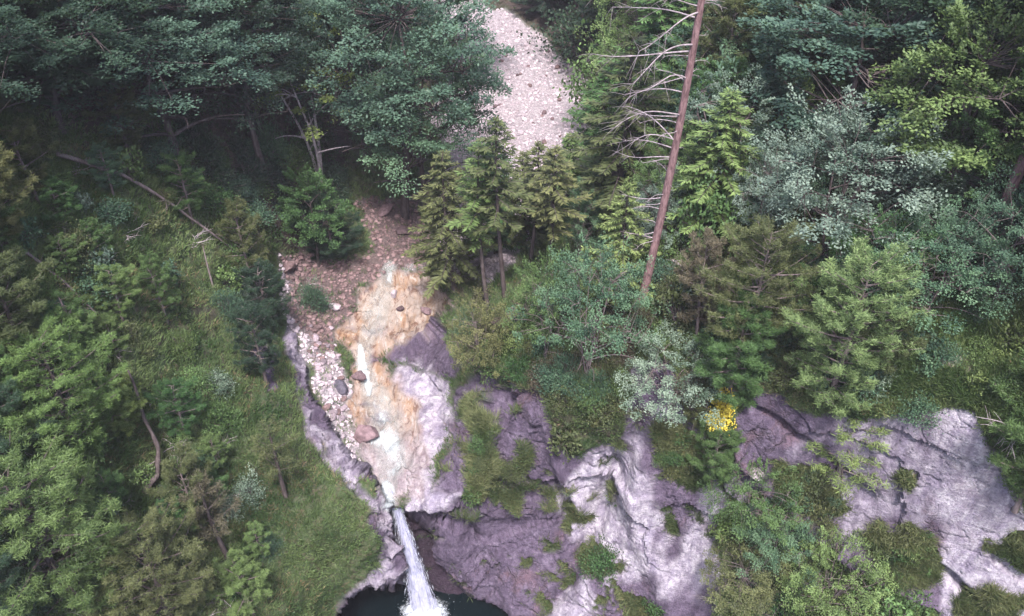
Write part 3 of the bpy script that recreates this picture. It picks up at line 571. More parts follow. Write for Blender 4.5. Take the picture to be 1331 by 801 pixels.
def pine_shape(h, r, base=.2, nb=34, seed=0, flat=.45, tuft=.22, per=38, full=11):
    """open irregular pine or young fir: plates of tufted needles on rising limbs"""
    g = np.random.default_rng(seed); T, C = Geo(), Geo(); zz = np.linspace(0, h, 10); bx, by = g.uniform(-.05, .05, 2)*h
    tr = np.stack([np.sin(zz/h*2.2)*bx, np.sin(zz/h*1.7)*by, zz], -1); tube(T, tr, .02*h*(1-zz/h)**.7+.015, 7)
    for k in range(nb):
        f = base+(1-base)*(k+g.uniform(0, .8))/nb; c = np.array([np.interp(f*h, zz, tr[:, 0]), np.interp(f*h, zz, tr[:, 1]), f*h])
        Lb = r*(1-((f-.40)/.68)**2*.9 if f > .4 else .55+.45*(f-base)/(.4-base+.01))*g.uniform(.55, 1.12); az = k*2.4+g.uniform(-.6, .6); o = np.array([math.cos(az), math.sin(az), 0]); s = np.linspace(0, 1, 6)
        pts = c+o*Lb*s[:, None]+np.array([0, 0, 1])*(Lb*((.1+.45*f)*s+.12*s**2))[:, None]; tube(T, pts, .02*Lb*(1-s*.85)+.008, 4)
        nt_ = int(6+Lb*full); t = g.uniform(.22, 1.03, nt_)**.8; sd = np.array([-o[1], o[0], 0])
        cc = np.stack([np.interp(t, s, pts[:, a]) for a in range(3)], -1)+sd*(g.normal(0, .30, nt_)*Lb*(1.15-t))[:, None]+np.array([0, 0, 1])*g.normal(.04, .10, nt_)[:, None]
        for c2, tt in zip(cc, t):
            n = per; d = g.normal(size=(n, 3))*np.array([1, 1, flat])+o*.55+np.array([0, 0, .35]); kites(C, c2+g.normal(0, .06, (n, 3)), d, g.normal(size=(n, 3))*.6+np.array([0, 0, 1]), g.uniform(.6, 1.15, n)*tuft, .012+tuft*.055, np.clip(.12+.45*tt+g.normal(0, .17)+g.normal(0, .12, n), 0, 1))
    return T, C
def leaf_shape(h, r, crown0=.28, ncl=330, per=48, leaf=.15, layered=.6, multi=1, seed=0, open_=.0, top_heavy=.55, spread=.5):
    g = np.random.default_rng(seed); T, C = Geo(), Geo(); limbs = []
    for m_ in range(multi):
        a0 = g.uniform(0, 6.28); lean = (.0 if multi == 1 else .22)*h; zz = np.linspace(0, 1, 9); tp = .86
        tr = np.stack([np.cos(a0)*lean*zz**1.3+.03*h*np.sin(zz*4+a0), np.sin(a0)*lean*zz**1.3+.02*h*np.sin(zz*5), zz*h*tp], -1)
        tube(T, tr, (.020*h/math.sqrt(multi))*(1-zz*.85)+.01, 7); limbs.append(tr[3:])
        for k in range(9 if multi == 1 else 4):
            f = g.uniform(crown0, .85); b = np.array([np.interp(f, zz, tr[:, a]) for a in range(3)]); az = k*2.4+g.uniform(-.5, .5)+m_; s = np.linspace(0, 1, 7)
            Lb = r*g.uniform(.65, .95)*(1-(f-.4)**2); o = np.array([math.cos(az), math.sin(az), 0]); pts = b+o*Lb*s[:, None]+np.array([0, 0, 1])*(Lb*(.75-.35*g.uniform())*s-.25*Lb*s**2)[:, None]+np.array([-o[1], o[0], 0])*(np.sin(s*3)*g.uniform(-.12, .12)*Lb)[:, None]
            tube(T, pts, .012*h/math.sqrt(multi)*(1-s*.85)*(1-f*.5)+.008, 5); limbs.append(pts[1:])
    LP = np.concatenate(limbs); cz = h*(crown0+(1-crown0)*top_heavy)
    nb_ = max(20, ncl//4); k = np.arange(nb_*2); ph = k*2.39996+g.uniform(0, 6); ct = 1-1.72*(k+.5)/len(k); st = np.sqrt(1-ct**2)
    q = np.stack([st*np.cos(ph), st*np.sin(ph), ct], -1)+g.normal(0, .10, (len(k), 3)); q *= (g.uniform(.45, 1.0, len(k))**.6)[:, None]
    q *= (.60+.75*fbm(q*1.5+seed*3.3, 3, seed+500))[:, None]; q = q[vnoise(q*2.3+seed, seed+9) > open_]; q = q[:int(nb_*1.5)]
    for c in q*np.array([r, r, h*(1-crown0)*.52])+np.array([0, 0, cz]):
        j = np.argmin(((LP-c)**2).sum(1)); b = LP[j]; mid = (b+c)/2+g.normal(0, .08, 3)+np.array([0, 0, .06]); tube(T, np.array([b, mid, c]), np.array([.030, .018, .007])*h/9, 3)
        o = unit((c-np.array([0, 0, cz*.75]))*np.array([1, 1, .35])); o = unit(o+g.normal(0, .18, 3)); sd = unit(np.cross(o, [0, 0, 1])); Lp = spread*2.1*g.uniform(.6, 1.3)*(r/4)**.5; tone = .42+g.normal(0, .15)
        n = int(per*4.2*g.uniform(.6, 1.25)); a = g.uniform(-.35, 1, n); lat = g.normal(0, .36, n)*(1.1-np.abs(a-.3)*.8); th = g.normal(0, .06+.16*(1-layered), n)
        tw = np.round(a*7)/7; a = a*.5+tw*.5                            # leaves sit along twigs, with gaps between
        e = o*(a*Lp)[:, None]+sd*(lat*Lp)[:, None]+np.array([0, 0, 1])*(th*Lp-layered*(.28*np.abs(lat)+.30*np.maximum(a, 0)**2)*Lp)[:, None]
        nrm = np.array([0, 0, 1.0])+o*.35+g.normal(0, .33, (n, 3)); d = o*.8+sd*(np.sign(lat)*.8)[:, None]+g.normal(0, .45, (n, 3))
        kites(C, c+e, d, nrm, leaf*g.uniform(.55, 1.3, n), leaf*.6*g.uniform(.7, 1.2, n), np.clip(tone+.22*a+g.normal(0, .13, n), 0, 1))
    return T, C
def shrub_shape(h, r, ncl=90, per=34, leaf=.09, seed=0, needles=False, lay=.3):
    g = np.random.default_rng(seed); T, C = Geo(), Geo()
    q = unit(g.normal(size=(ncl, 3))); q[:, 2] = np.abs(q[:, 2]); q = q*(g.uniform(.35, 1, (ncl, 1)))*(.6+.7*fbm(q*1.9+seed, 3, seed+300))[:, None]*np.array([r, r, h])
    for c in q:
        b = np.array([c[0]*.12, c[1]*.12, 0]); mid = c*np.array([.45, .45, .62]); tube(T, np.array([b, mid, c]), np.array([.022, .013, .005])*(h/1.5)**.5, 3)
        n = int(per*g.uniform(.6, 1.3)); e = g.normal(size=(n, 3))*np.array([.20, .20, .13*(1-lay)])*(h/1.5)**.5*r/1.2; cc_ = .42+g.normal(0, .20)
        if needles: d = unit(c)*.9+g.normal(size=(n, 3))*.6; ln, wd = leaf*2.2*g.uniform(.6, 1.2, n), leaf*.35
        else: d = g.normal(size=(n, 3))*np.array([1, 1, .5])+unit(c)*.4; ln, wd = leaf*g.uniform(.7, 1.3, n), leaf*.62
        kites(C, c+e, d, np.array([0, 0, 1.0])+g.normal(0, .5, (n, 3)), ln, wd, np.clip(cc_+g.normal(0, .13, n), 0, 1))
    return T, C
def dead_shape(r, n=14, seed=0):
    g = np.random.default_rng(seed); T = Geo()
    for k in range(n):
        az = g.uniform(0, 6.28); Lb = r*g.uniform(.5, 1.1); s = np.linspace(0, 1, 8); o = np.array([math.cos(az), math.sin(az), g.uniform(.05, .7)])
        pts = g.normal(0, .06*r, 3)+o*Lb*s[:, None]+g.normal(0, .05*Lb, 3)*np.sin(s*5)[:, None]+np.array([0, 0, -.25*Lb])*(s**2)[:, None]; tube(T, pts, .028*(1-s*.85)*r/1.5, 4)
        for j in range(4):
            b = pts[2+j]; d = unit(o+g.normal(0, .6, 3)); s2 = np.linspace(0, 1, 4)[:, None]; tube(T, b+d*Lb*.35*s2+np.array([0, 0, -.06])*s2**2, np.array([.012, .009, .006, .003])*r/1.5, 3)
    return T, None

SPEC = {}   # kind -> list of (h, r, trunk Geo, crown Geo)
def reg(kind, h, r, fn, seeds, **k): SPEC[kind] = [(h, r, *fn(h, r, seed=s, **k)) for s in seeds]
reg('spruce', 12, 2.6, spruce_shape, (1, 2, 3), ragged=.45, base=.10, nb=125)
reg('spruce_high', 13, 2.2, spruce_shape, (4, 5, 6), base=.45, nb=78, dens=1.05, ragged=.7, droop=.28, tk=.6)
reg('spruce_wide', 9, 3.0, spruce_shape, (7, 8), base=.08, nb=105, dens=1.0, droop=.18, ragged=.35)
reg('pine', 7, 2.6, pine_shape, (11, 12, 13))
reg('pine_big', 9, 3.6, pine_shape, (18, 19), nb=62, tuft=.21, per=24, base=.12, flat=.35, full=13)
reg('fir', 7, 3.2, pine_shape, (20,), nb=84, tuft=.22, per=22, base=.03, flat=.22, full=12)
reg('pine_dense', 7, 3.0, pine_shape, (14, 15), base=.08, nb=46, flat=.28, tuft=.26, per=34)
reg('pine_thin', 6, 1.3, pine_shape, (16, 17), base=.35, nb=18, per=14, tuft=.2)
reg('beech', 13, 4.6, leaf_shape, (21, 22, 23), crown0=.2, ncl=470, per=52, leaf=.17, layered=.8, spread=.55)
reg('maple', 11, 4.0, leaf_shape, (24, 25, 26), crown0=.25, ncl=360, per=40, leaf=.21, layered=.65, open_=.33)
reg('slender', 10, 2.6, leaf_shape, (27, 28), crown0=.3, ncl=150, per=34, leaf=.16, layered=.75, multi=3, open_=.4)
reg('willow', 6, 3.4, leaf_shape, (31, 32, 33), crown0=.12, ncl=420, per=30, leaf=.12, layered=.35, multi=5, open_=.3, spread=.36)
reg('shrub', 1.6, 1.3, shrub_shape, (41, 42, 43, 44), ncl=95, per=34, leaf=.11)
reg('needle_shrub', 1.6, 1.2, shrub_shape, (45, 46, 47), ncl=110, per=36, leaf=.10, needles=True)
reg('herb', .8, .8, shrub_shape, (48, 49), ncl=60, per=16, leaf=.12, lay=.6)
reg('gold', 1.5, .8, shrub_shape, (61,), ncl=120, per=34, leaf=.13)
SPEC['dead'] = [(1.5, 1.5, *dead_shape(1.5, 14, s)) for s in (51, 52, 53)]
KINDNAME = {'spruce': 'spruce_tree', 'spruce_high': 'spruce_tree', 'spruce_wide': 'spruce_tree', 'pine': 'pine_tree', 'pine_big': 'pine_tree', 'fir': 'fir_tree', 'pine_dense': 'pine_tree', 'pine_thin': 'pine_tree', 'beech': 'beech_tree', 'maple': 'maple_tree', 'slender': 'ash_tree', 'willow': 'willow_tree', 'shrub': 'shrub', 'needle_shrub': 'conifer_shrub', 'herb': 'leafy_plant', 'gold': 'yellow_plant', 'dead': 'dead_branches'}
cache = {}
def plant(kind, variant, colr, bark, loc, sz, sr, label, cat, group=None, rz=None, lean=(0, 0)):
    h, r, T, C = SPEC[kind][variant % len(SPEC[kind])]; low = kind in ('gold', 'shrub', 'needle_shrub', 'herb')
    kt, kc = (kind, variant % len(SPEC[kind]), 't', bark.name), (kind, variant % len(SPEC[kind]), 'c', colr); name = KINDNAME[kind]
    if kt not in cache: cache[kt] = T.me('stem' if low else 'trunk', bark)
    if kind == 'dead': o = link(name, cache[kt])
    else:
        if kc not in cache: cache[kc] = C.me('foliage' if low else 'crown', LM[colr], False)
        o = bpy.data.objects.new(name, None); col.objects.link(o); o.empty_display_size = .3
        link('stem' if low else 'trunk', cache[kt], o); link('foliage' if low else 'crown', cache[kc], o)
    o.location = loc; o.scale = (sr, sr, sz); o.rotation_euler = (lean[0], lean[1], random.uniform(0, 6.28) if rz is None else rz)
    return tag(o, label, cat, group)
placed = []
WIDE = {'spruce': 2.0, 'spruce_high': 2.3, 'spruce_wide': 1.5, 'pine_thin': 1.2}
def solve_h(p, vtop):
    lo, hi = .05, 60
    for _ in range(40):
        m = (lo+hi)/2
        if project(p+np.array([0, 0, m]))[1] > vtop: lo = m
        else: hi = m
    return lo
CATN = {'spruce': 'spruce', 'spruce_high': 'spruce', 'spruce_wide': 'spruce', 'pine': 'pine tree', 'pine_big': 'pine tree', 'fir': 'fir tree', 'pine_dense': 'pine tree', 'pine_thin': 'pine tree', 'beech': 'beech tree', 'maple': 'maple tree', 'slender': 'ash tree', 'willow': 'willow', 'shrub': 'shrub', 'needle_shrub': 'conifer shrub', 'herb': 'leafy plant', 'gold': 'yellow plant', 'dead': 'dead branches'}
def put(kind, u, v, vtop, wpx, colr, label, bark=None, variant=None, lean=(0, 0), short=None, group=None):
    p, nn = at(float(u), float(v)); hh = solve_h(p, vtop); t = np.linalg.norm(p+np.array([0, 0, hh*.6])-CAM); w = wpx*t/F/2
    w *= WIDE.get(kind, 1.0); var = random.randrange(9) if variant is None else variant; h, r = SPEC[kind][var % len(SPEC[kind])][:2]
    bark = bark or (B_dead if kind == 'dead' else B_dark if kind.startswith('spruce') or kind in ('beech', 'maple') else B_mid)
    o = plant(kind, var, colr, bark, p-np.array([0, 0, .12]), (hh+.1)/h, w/r, label, CATN[kind], group, None, lean)
    if short: placed.append((u, (v+vtop)/2, short))
    return o
# @@PLANTS
exec_plants = True
# spruces and firs around the middle
put('spruce_high', 657, 392, 150, 92, 'olive', 'tallest dark spruce with a bare lower trunk between gravel bed and stream', variant=0, short='the tall bare-stemmed spruce')
put('spruce_high', 632, 398, 188, 84, 'green', 'spruce with a thin dark trunk just left of the tallest bare-stemmed spruce', variant=1)
put('spruce', 594, 380, 196, 92, 'olive', 'wide olive spruce leaning out over the ochre stream', variant=2, short='the wide olive spruce by the stream')
put('spruce_high', 716, 372, 190, 88, 'olive', 'thin dull olive spruce with sparse needles in front of the gravel bed', variant=2, short='the dull sparse spruce')
put('spruce_high', 690, 350, 185, 76, 'olive', 'narrow olive spruce between the bare-stemmed spruce and the dull sparse one', variant=0)
put('willow', 752, 345, 250, 70, 'teal', 'grey green broadleaf filling the gap between the dull sparse spruce and the olive spruce', variant=0)
put('spruce', 645, 330, 182, 80, 'green', 'loose green spruce behind the two bare spruce trunks', variant=0)
put('spruce', 682, 322, 196, 78, 'olive', 'olive spruce closing the lower end of the far gravel', variant=2)
put('willow', 612, 330, 225, 84, 'olive', 'dull olive broadleaf behind the wide olive spruce by the stream', variant=1)
put('spruce', 738, 300, 178, 84, 'green', 'dark green spruce at the lower right corner of the far gravel', variant=1)
put('spruce_wide', 806, 395, 232, 104, 'bright', 'light green spruce with yellowish lower boughs left of the tall bare pine', variant=0, short='the light green spruce by the bare pine')
put('spruce', 803, 300, 40, 130, 'olive', 'large olive spruce on the right bank of the far gravel', variant=1, short='the olive spruce by the far gravel')
put('spruce', 782, 215, 88, 78, 'green', 'small green spruce beside the far gravel, in front of the olive spruce', variant=0)
put('spruce', 838, 200, -40, 120, 'bright', 'light green fir behind the dead branches of the bare pine', variant=2)
put('spruce', 924, 300, 120, 110, 'bright', 'light green spruce just right of the tall bare pine trunk', variant=1, short='the green spruce right of the bare pine')
put('spruce', 985, 150, -60, 130, 'olive', 'dark olive pine with broken limbs near the top, right of the bare pine', variant=0, short='the broken-limbed pine')
put('pine_dense', 930, 150, -10, 110, 'olive', 'loose olive conifer crown against the top edge right of the bare pine', variant=1)
put('pine_big', 962, 470, 300, 158, 'olive', 'broad olive brown pine on the cliff edge above the yellow plant', variant=0, short='the broad olive brown pine')
put('pine', 905, 440, 318, 90, 'brown', 'thin pine with dead brown inner twigs left of the broad olive pine', variant=1)
put('pine_dense', 945, 520, 400, 130, 'green', 'low green pine under the broad olive pine at the cliff edge', variant=0)
put('fir', 1078, 518, 342, 165, 'fir', 'bright green bushy fir standing on the brink of the white cliff', variant=1, short='the bright bushy fir')
put('pine', 1135, 500, 385, 80, 'olive', 'dull olive pine leaning on the right of the bright bushy fir', variant=2)
# broadleaved trees in the middle and on the right shelf
put('willow', 765, 490, 335, 140, 'teal', 'rounded grey green broadleaf tree below the bare pine', variant=0, short='the grey green tree below the bare pine')
put('willow', 712, 470, 345, 92, 'green', 'mid green broadleaf bush left of the rounded grey green tree', variant=1)
put('willow', 618, 500, 395, 84, 'olive', 'dull grey green bush hanging above the white slab of the stream', variant=2, short='the dull bush above the white slab')
put('willow', 870, 545, 450, 130, 'silver', 'silver leaved bush hanging over the cliff edge left of the yellow plant', variant=1, short='the silver bush on the cliff edge')
put('willow', 1072, 345, 160, 225, 'silver', 'wide silvery shrub tree with several dark stems', variant=0, bark=B_dark, short='the wide silvery shrub tree')
put('willow', 985, 330, 200, 90, 'silver', 'pale grey shrub on the left of the wide silvery shrub tree', variant=2)
put('willow', 1195, 410, 300, 160, 'teal', 'blue green willow bush behind the bright bushy fir', variant=1, short='the blue green willow bush')
put('willow', 1290, 395, 255, 140, 'blue', 'tall grey green willow at the right edge above the grass shelf', variant=2, short='the tall willow at the right edge')
put('willow', 1125, 400, 290, 120, 'green', 'leafy green bush between the silvery shrub tree and the blue green willow', variant=0)
put('maple', 1070, 235, 0, 235, 'blue', 'large bluish beech with dense leaves behind the silvery shrub tree', variant=0, short='the large bluish beech')
put('maple', 1215, 290, 40, 190, 'green', 'green maple with stepped leafy boughs at the right', variant=1, short='the stepped green maple')
put('maple', 1262, 300, 110, 110, 'green', 'second green maple, right of the stepped one near the slanting trunk', variant=2)
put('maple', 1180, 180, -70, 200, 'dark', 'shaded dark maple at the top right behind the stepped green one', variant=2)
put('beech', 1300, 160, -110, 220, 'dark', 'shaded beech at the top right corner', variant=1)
put('slender', 930, 250, 110, 100, 'silver', 'grey leaved slender tree just behind the bare pine trunk', variant=0)
# upper left forest
put('beech', 535, 285, -30, 225, 'blue', 'big drooping blue green beech hanging over the gravel bed', variant=0, bark=B_dark, short='the drooping blue green beech')
put('beech', 560, 300, 62, 165, 'blue', 'lower blue green beech closing off the lower left of the gravel bed', variant=1, bark=B_dark)
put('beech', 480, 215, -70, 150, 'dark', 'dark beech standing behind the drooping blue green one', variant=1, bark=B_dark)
put('beech', 575, 110, -120, 150, 'blue', 'hazy blue beech at the top edge left of the gravel', variant=2, bark=B_dark)
put('slender', 415, 245, 38, 105, 'yellow', 'slim yellow green ash with pale stems in front of the dark forest', variant=0, bark=B_dead, short='the slim yellow green ash')
put('beech', 235, 215, -30, 220, 'blue', 'large blue green maple catching light in the upper left forest', variant=1, bark=B_dark, short='the large blue green maple')
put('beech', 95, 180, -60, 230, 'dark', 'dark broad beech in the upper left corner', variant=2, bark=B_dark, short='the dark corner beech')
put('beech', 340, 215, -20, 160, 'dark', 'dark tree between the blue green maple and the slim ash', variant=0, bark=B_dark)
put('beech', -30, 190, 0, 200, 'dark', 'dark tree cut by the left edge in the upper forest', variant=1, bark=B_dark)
put('shrub', 755, 65, -30, 110, 'dark', 'dark shrub mass above the far boulder heap', variant=1, short='the dark shrub mass by the far boulders')
put('spruce_wide', 712, 20, -60, 90, 'dark', 'dark fir at the top edge over the far gravel', variant=1)
put('spruce_wide', 790, 60, -80, 100, 'dark', 'dark fir at the top edge right of the far gravel', variant=0)
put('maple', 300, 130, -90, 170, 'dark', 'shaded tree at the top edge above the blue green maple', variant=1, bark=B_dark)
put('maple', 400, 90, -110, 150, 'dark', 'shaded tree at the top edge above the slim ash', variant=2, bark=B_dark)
# left slope pines
put('pine_big', 105, 600, 445, 165, 'yellow', 'bright yellow green pine on the left slope with its trunk showing below', variant=0, bark=B_dark, short='the bright yellow green pine')
put('pine_dense', 165, 560, 500, 70, 'yellow', 'yellow tipped young pine right of the bright yellow green pine', variant=0)
put('pine_big', 110, 790, 612, 225, 'green', 'largest green pine at the lower left', variant=1, bark=B_dark, short='the largest pine at lower left')
put('pine_big', 225, 820, 690, 150, 'olive', 'dull green pine right below the largest lower left pine', variant=2, bark=B_dark)
put('pine_big', 25, 840, 700, 140, 'dark', 'shaded pine at the bottom left corner', variant=0, bark=B_dark)
put('pine', 265, 690, 600, 82, 'olive', 'small olive pine in the middle of the left slope grass', variant=1, short='the small olive pine on the left slope')
put('pine_thin', 372, 647, 552, 55, 'olive', 'thin leaning pine with a bare dark stem on the grass above the pool', variant=0, bark=B_dark, short='the thin leaning pine')
put('pine_thin', 300, 725, 630, 60, 'brown', 'thin half dead pine below the small olive pine', variant=1, bark=B_dark)
put('pine', 325, 375, 270, 72, 'olive', 'small pine at the lower end of the fallen trunk', variant=2, short='the small pine by the fallen trunk')
put('pine', 255, 290, 205, 70, 'green', 'green sapling pine between fallen trunk and dark forest', variant=0)
put('pine_dense', 350, 425, 355, 88, 'dark', 'dark rounded dwarf pine above the grey rock outcrop', variant=1, short='the dark rounded dwarf pine')
put('needle_shrub', 410, 398, 365, 44, 'teal', 'small dark green rounded bush on the bank by the cobbles', variant=1, short='the round bush by the cobbles')
put('pine', 345, 500, 400, 80, 'dark', 'dark pine clinging to the grey rock outcrop', variant=0)
put('pine', 30, 620, 500, 120, 'dark', 'dark pine left of the bright yellow green pine', variant=2, bark=B_dark)
put('pine', 40, 480, 340, 130, 'olive', 'dull olive pine with dead twigs at the left edge', variant=1, bark=B_dark)
put('pine', 20, 330, 190, 120, 'olive', 'olive pine at the left edge below the dark corner beech', variant=0, bark=B_dark)
put('pine', 170, 210, 125, 80, 'olive', 'olive pine below the large blue green maple', variant=1, bark=B_dark)
put('pine', 330, 800, 735, 80, 'bright', 'light green young pine at the bottom edge near the pool', variant=2)
put('maple', 415, 345, 235, 75, 'green', 'green leafy sapling at the foot of the slim yellow green ash', variant=1, short='the green sapling under the ash')
put('pine_dense', 430, 340, 285, 90, 'dark', 'dark low conifer beside the reddish scree', variant=0)
# right edge and cliff plants
put('pine', 1320, 660, 470, 150, 'green', 'tufted green pine at the right edge in front of the white cliff', variant=2, short='the tufted pine at the right edge')
put('pine_thin', 1070, 660, 550, 90, 'bright', 'slender open sapling growing from the crack of the white cliff', variant=1, short='the sapling in the cliff crack')
put('needle_shrub', 1060, 672, 625, 70, 'olive', 'olive dwarf shrub on the ledge under the crack sapling', variant=0)
put('gold', 936, 546, 500, 34, 'gold', 'bright yellow leaved plant at the cliff edge', variant=2, short='the yellow plant')
put('shrub', 1188, 542, 500, 52, 'teal', 'small leafy green shrub at the top edge of the white slab', variant=1)
put('pine', 925, 630, 556, 84, 'green', 'dark green pine growing out of the cliff below the yellow plant', variant=0, short='the cliff pine below the yellow plant')
put('pine', 900, 560, 505, 50, 'olive', 'small olive pine left of the yellow plant', variant=1)
put('willow', 975, 690, 600, 110, 'green', 'pale green bush at the upper end of the bushy ledge', variant=2, short='the pale bush on the ledge')
put('willow', 1000, 735, 655, 100, 'teal', 'blue green bush in the middle of the bushy ledge', variant=0)
put('willow', 1070, 800, 720, 120, 'bright', 'yellow green bush low on the bushy ledge', variant=1, short='the yellow green bush on the ledge')
put('willow', 960, 800, 720, 100, 'olive', 'olive bush at the bottom edge beside the pale buttress', variant=2)
put('shrub', 1150, 830, 765, 110, 'bright', 'bright green bush at the bottom edge below the grass mound', variant=3)
put('shrub', 645, 640, 600, 44, 'olive', 'mossy shrub on the purple rock wall right of the waterfall lip', variant=0, short='the mossy shrub on the purple wall')
put('shrub', 780, 740, 705, 50, 'green', 'triangular green shrub in the chute of the lower cliff', variant=1, short='the triangular shrub in the chute')
put('herb', 735, 575, 540, 60, 'olive', 'trailing green plants in the notch of the cliff top', variant=0)
for u, v, vt, w, l in ((15, 570, 545, 90, 'pale dead twigs at the left edge beside the dark pine'), (395, 375, 335, 75, 'bleached dead branches lying at the head of the scree'), (165, 300, 285, 60, 'grey dead twigs in the grass below the fallen trunk'),
                    (20, 640, 610, 100, 'tangle of bare grey branches at the left edge above the largest pine'), (210, 590, 570, 60, 'thin dead branches beside the curved dark trunk'), (300, 640, 620, 50, 'dead twigs right of the small olive pine'), (890, 345, 325, 60, 'pinkish dead twigs beside the thin brown pine'), (1318, 560, 500, 80, 'bare grey branches inside the right edge pine'), (130, 330, 315, 60, 'short dead branches left of the fallen trunk'), (920, 780, 760, 50, 'grey dead twigs on the ledge beside the pale buttress')):
    put('dead', u, v, vt, w, 'dark', l)

# leaning, fallen and bare trunks
def bar(name, pts, rad, mat, label, cat, twigs=0, tw=1.0, seed=0):
    g = Geo(); g_ = np.random.default_rng(seed); pts = np.array(pts, float); s = np.linspace(0, 1, len(pts)); q = np.linspace(0, 1, 40); pp = np.stack([np.interp(q, s, pts[:, a]) for a in range(3)], -1)
    pp += (fbm(pp*.6+seed, 2, seed)-.5)[:, None]*np.array([.15, .15, .1])*rad*4; tube(g, pp, rad*(1-.65*q)*(1+.12*np.sin(q*37)), 9); o = link(name, g.me('trunk', mat)); tag(o, label, cat)
    if twigs:
        for k in range(twigs):
            g = Geo()
            i = g_.integers(4, 38); b = pp[i]; d = unit(g_.normal(size=3)+np.array([0, 0, .4])); s2 = np.linspace(0, 1, 5)[:, None]; Lb = tw*g_.uniform(.4, 1.2); tube(g, b+d*Lb*s2+g_.normal(0, .1, 3)*Lb*s2**2, .03*tw*(1-s2[:, 0]*.8), 4)
            link('branch', g.me('branch', mat), o)
    return o
def on(u, v, dz=.35): return at(float(u), float(v))[0]+np.array([0, 0, dz])
bar('fallen_log', [on(88, 218, 1.0), on(160, 252, 1.0), on(225, 283, 1.1), on(285, 325, 1.0), on(350, 372, .5)], .12, B_mid, 'long grey fallen trunk lying across the upper left slope', 'fallen trunk', 26, .9, 1); placed.append((215, 285, 'the long fallen trunk'))
bar('fallen_log', [on(40, 335, .5), on(80, 372, .5), on(128, 412, .3)], .09, B_mid, 'thinner fallen trunk lower on the left slope', 'fallen trunk', 14, .7, 2); placed.append((80, 372, 'the thinner fallen trunk'))
bar('leaning_tree', [on(185, 645, .2), on(206, 632, .8), on(212, 610, 1.5), on(200, 580, 2.2), on(190, 545, 3.4)], .16, B_dark, 'dark crooked trunk rising above the left slope grass', 'tree trunk', 6, .7, 3); placed.append((200, 600, 'the crooked dark trunk'))
bar('dead_tree', [on(50, 560, .1), on(40, 545, 2.2)], .10, B_dark, 'short dark trunk below the dull olive left edge pine', 'tree trunk', 4, .5, 4)
bar('dead_tree', [on(272, 375, 0), on(272, 368, 2.6)], .07, B_mid, 'pale broken stem under the middle of the fallen trunk', 'tree trunk', 4, .4, 5)
bar('dead_tree', [on(14, 275, 0), on(6, 240, 2.5)], .12, B_dark, 'black stub at the left edge above the thinner fallen trunk', 'tree trunk', 3, .5, 6)
bar('fallen_branch', [on(300, 400, .3), on(322, 402, .4), on(335, 412, .2)], .10, B_dead, 'grey broken branch above the rock outcrop', 'branch', 5, .5, 7)

def bare_pine():
    b, _ = at(834.0, 402.0); g = Geo(); gb = Geo(); gr = np.random.default_rng(5)
    h = 27.0; s = np.linspace(0, 1, 40); top = b+np.array([1.9, .6, h]); base = b-np.array([0, 0, .4])
    pts = base+(top-base)*s[:, None]; pts[:, 0] += np.sin(s*5)*.18; pts[:, 1] += np.sin(s*4+1)*.15
    tube(g, pts, .23*(1-s*.55)+.10*np.exp(-s*40), 12)
    root = bpy.data.objects.new('pine_tree', None); col.objects.link(root); root.location = b; root.empty_display_size = .3
    for k in range(82):
        gb = Geo()
        f = gr.uniform(.16, .93)
        p = np.array([np.interp(f, s, pts[:, a]) for a in range(3)]); left = gr.uniform() < .8; az = gr.normal(math.pi+.1, .6) if left else gr.normal(0, .8)
        Lb = (gr.uniform(1.3, 4.8) if left else gr.uniform(.3, 1.0))*(.35+.65*sstep(.15, .5, f)); q = np.linspace(0, 1, 10); o = np.array([math.cos(az), math.sin(az), 0])
        up = gr.uniform(-.12, .22); dr = gr.uniform(-.05, .16); wig = gr.normal(0, .025, 3); pp = p+o*Lb*q[:, None]+np.array([0, 0, 1])*(Lb*(up*np.sin(q*2.4)-dr*q**2))[:, None]+Lb*wig*np.sin(q*gr.uniform(4, 8))[:, None]
        tube(gb, pp, (.016+.007*Lb)*(1-q*.8), 5)
        for j in range(int(3+Lb*3)):
            i = gr.integers(4, 10); d = unit(o*.8+gr.normal(0, .55, 3)+np.array([0, 0, -.25])); q2 = np.linspace(0, 1, 5)[:, None]; tube(gb, pp[i]+d*Lb*gr.uniform(.10, .3)*q2+np.array([0, 0, -.12])*q2**2*Lb*.3, .012*(1-q2[:, 0]*.7), 3)
        me = gb.me('dead_branch', B_twig); me.transform(__import__('mathutils').Matrix.Translation(-b)); link('dead_branch', me, root)
    _, CC = SPEC['pine'][0][2:]; vv = np.concatenate(CC.v)
    for G_, nm, mt in ((g, 'trunk', B_red),):
        me = G_.me(nm, mt); me.transform(__import__('mathutils').Matrix.Translation(-b)); link(nm, me, root)
    o = link('crown', CC.me('crown', LM['olive'], False), root); o.location = (1.7, .5, 20.5); o.scale = (1.3, 1.3, 1.1)
    tag(root, 'tall bare pine with reddish trunk and whitish dead branches on its left side', 'pine tree'); placed.append((865, 220, 'the tall bare pine'))
bare_pine()
def edge_pine():
    b, _ = at(1276.0, 338.0); b = b.copy(); g = Geo(); s = np.linspace(0, 1, 20); pts = b+np.array([.2, 0, 15])*s[:, None]-np.array([0, 0, .4]); tube(g, pts, .30*(1-s*.6), 12)
    root = bpy.data.objects.new('pine_tree', None); col.objects.link(root); root.location = b; me = g.me('trunk', B_red); me.transform(__import__('mathutils').Matrix.Translation(-b)); link('trunk', me, root)
    o = link('crown', SPEC['pine'][1][3].me('crown', LM['olive'], False), root); o.location = (.4, 0, 11.5); o.scale = (1.2, 1.2, 1)
    tag(root, 'thick purplish pine trunk leaning out of the right edge', 'pine tree'); placed.append((1315, 215, 'the purplish trunk at the right edge'))
edge_pine()

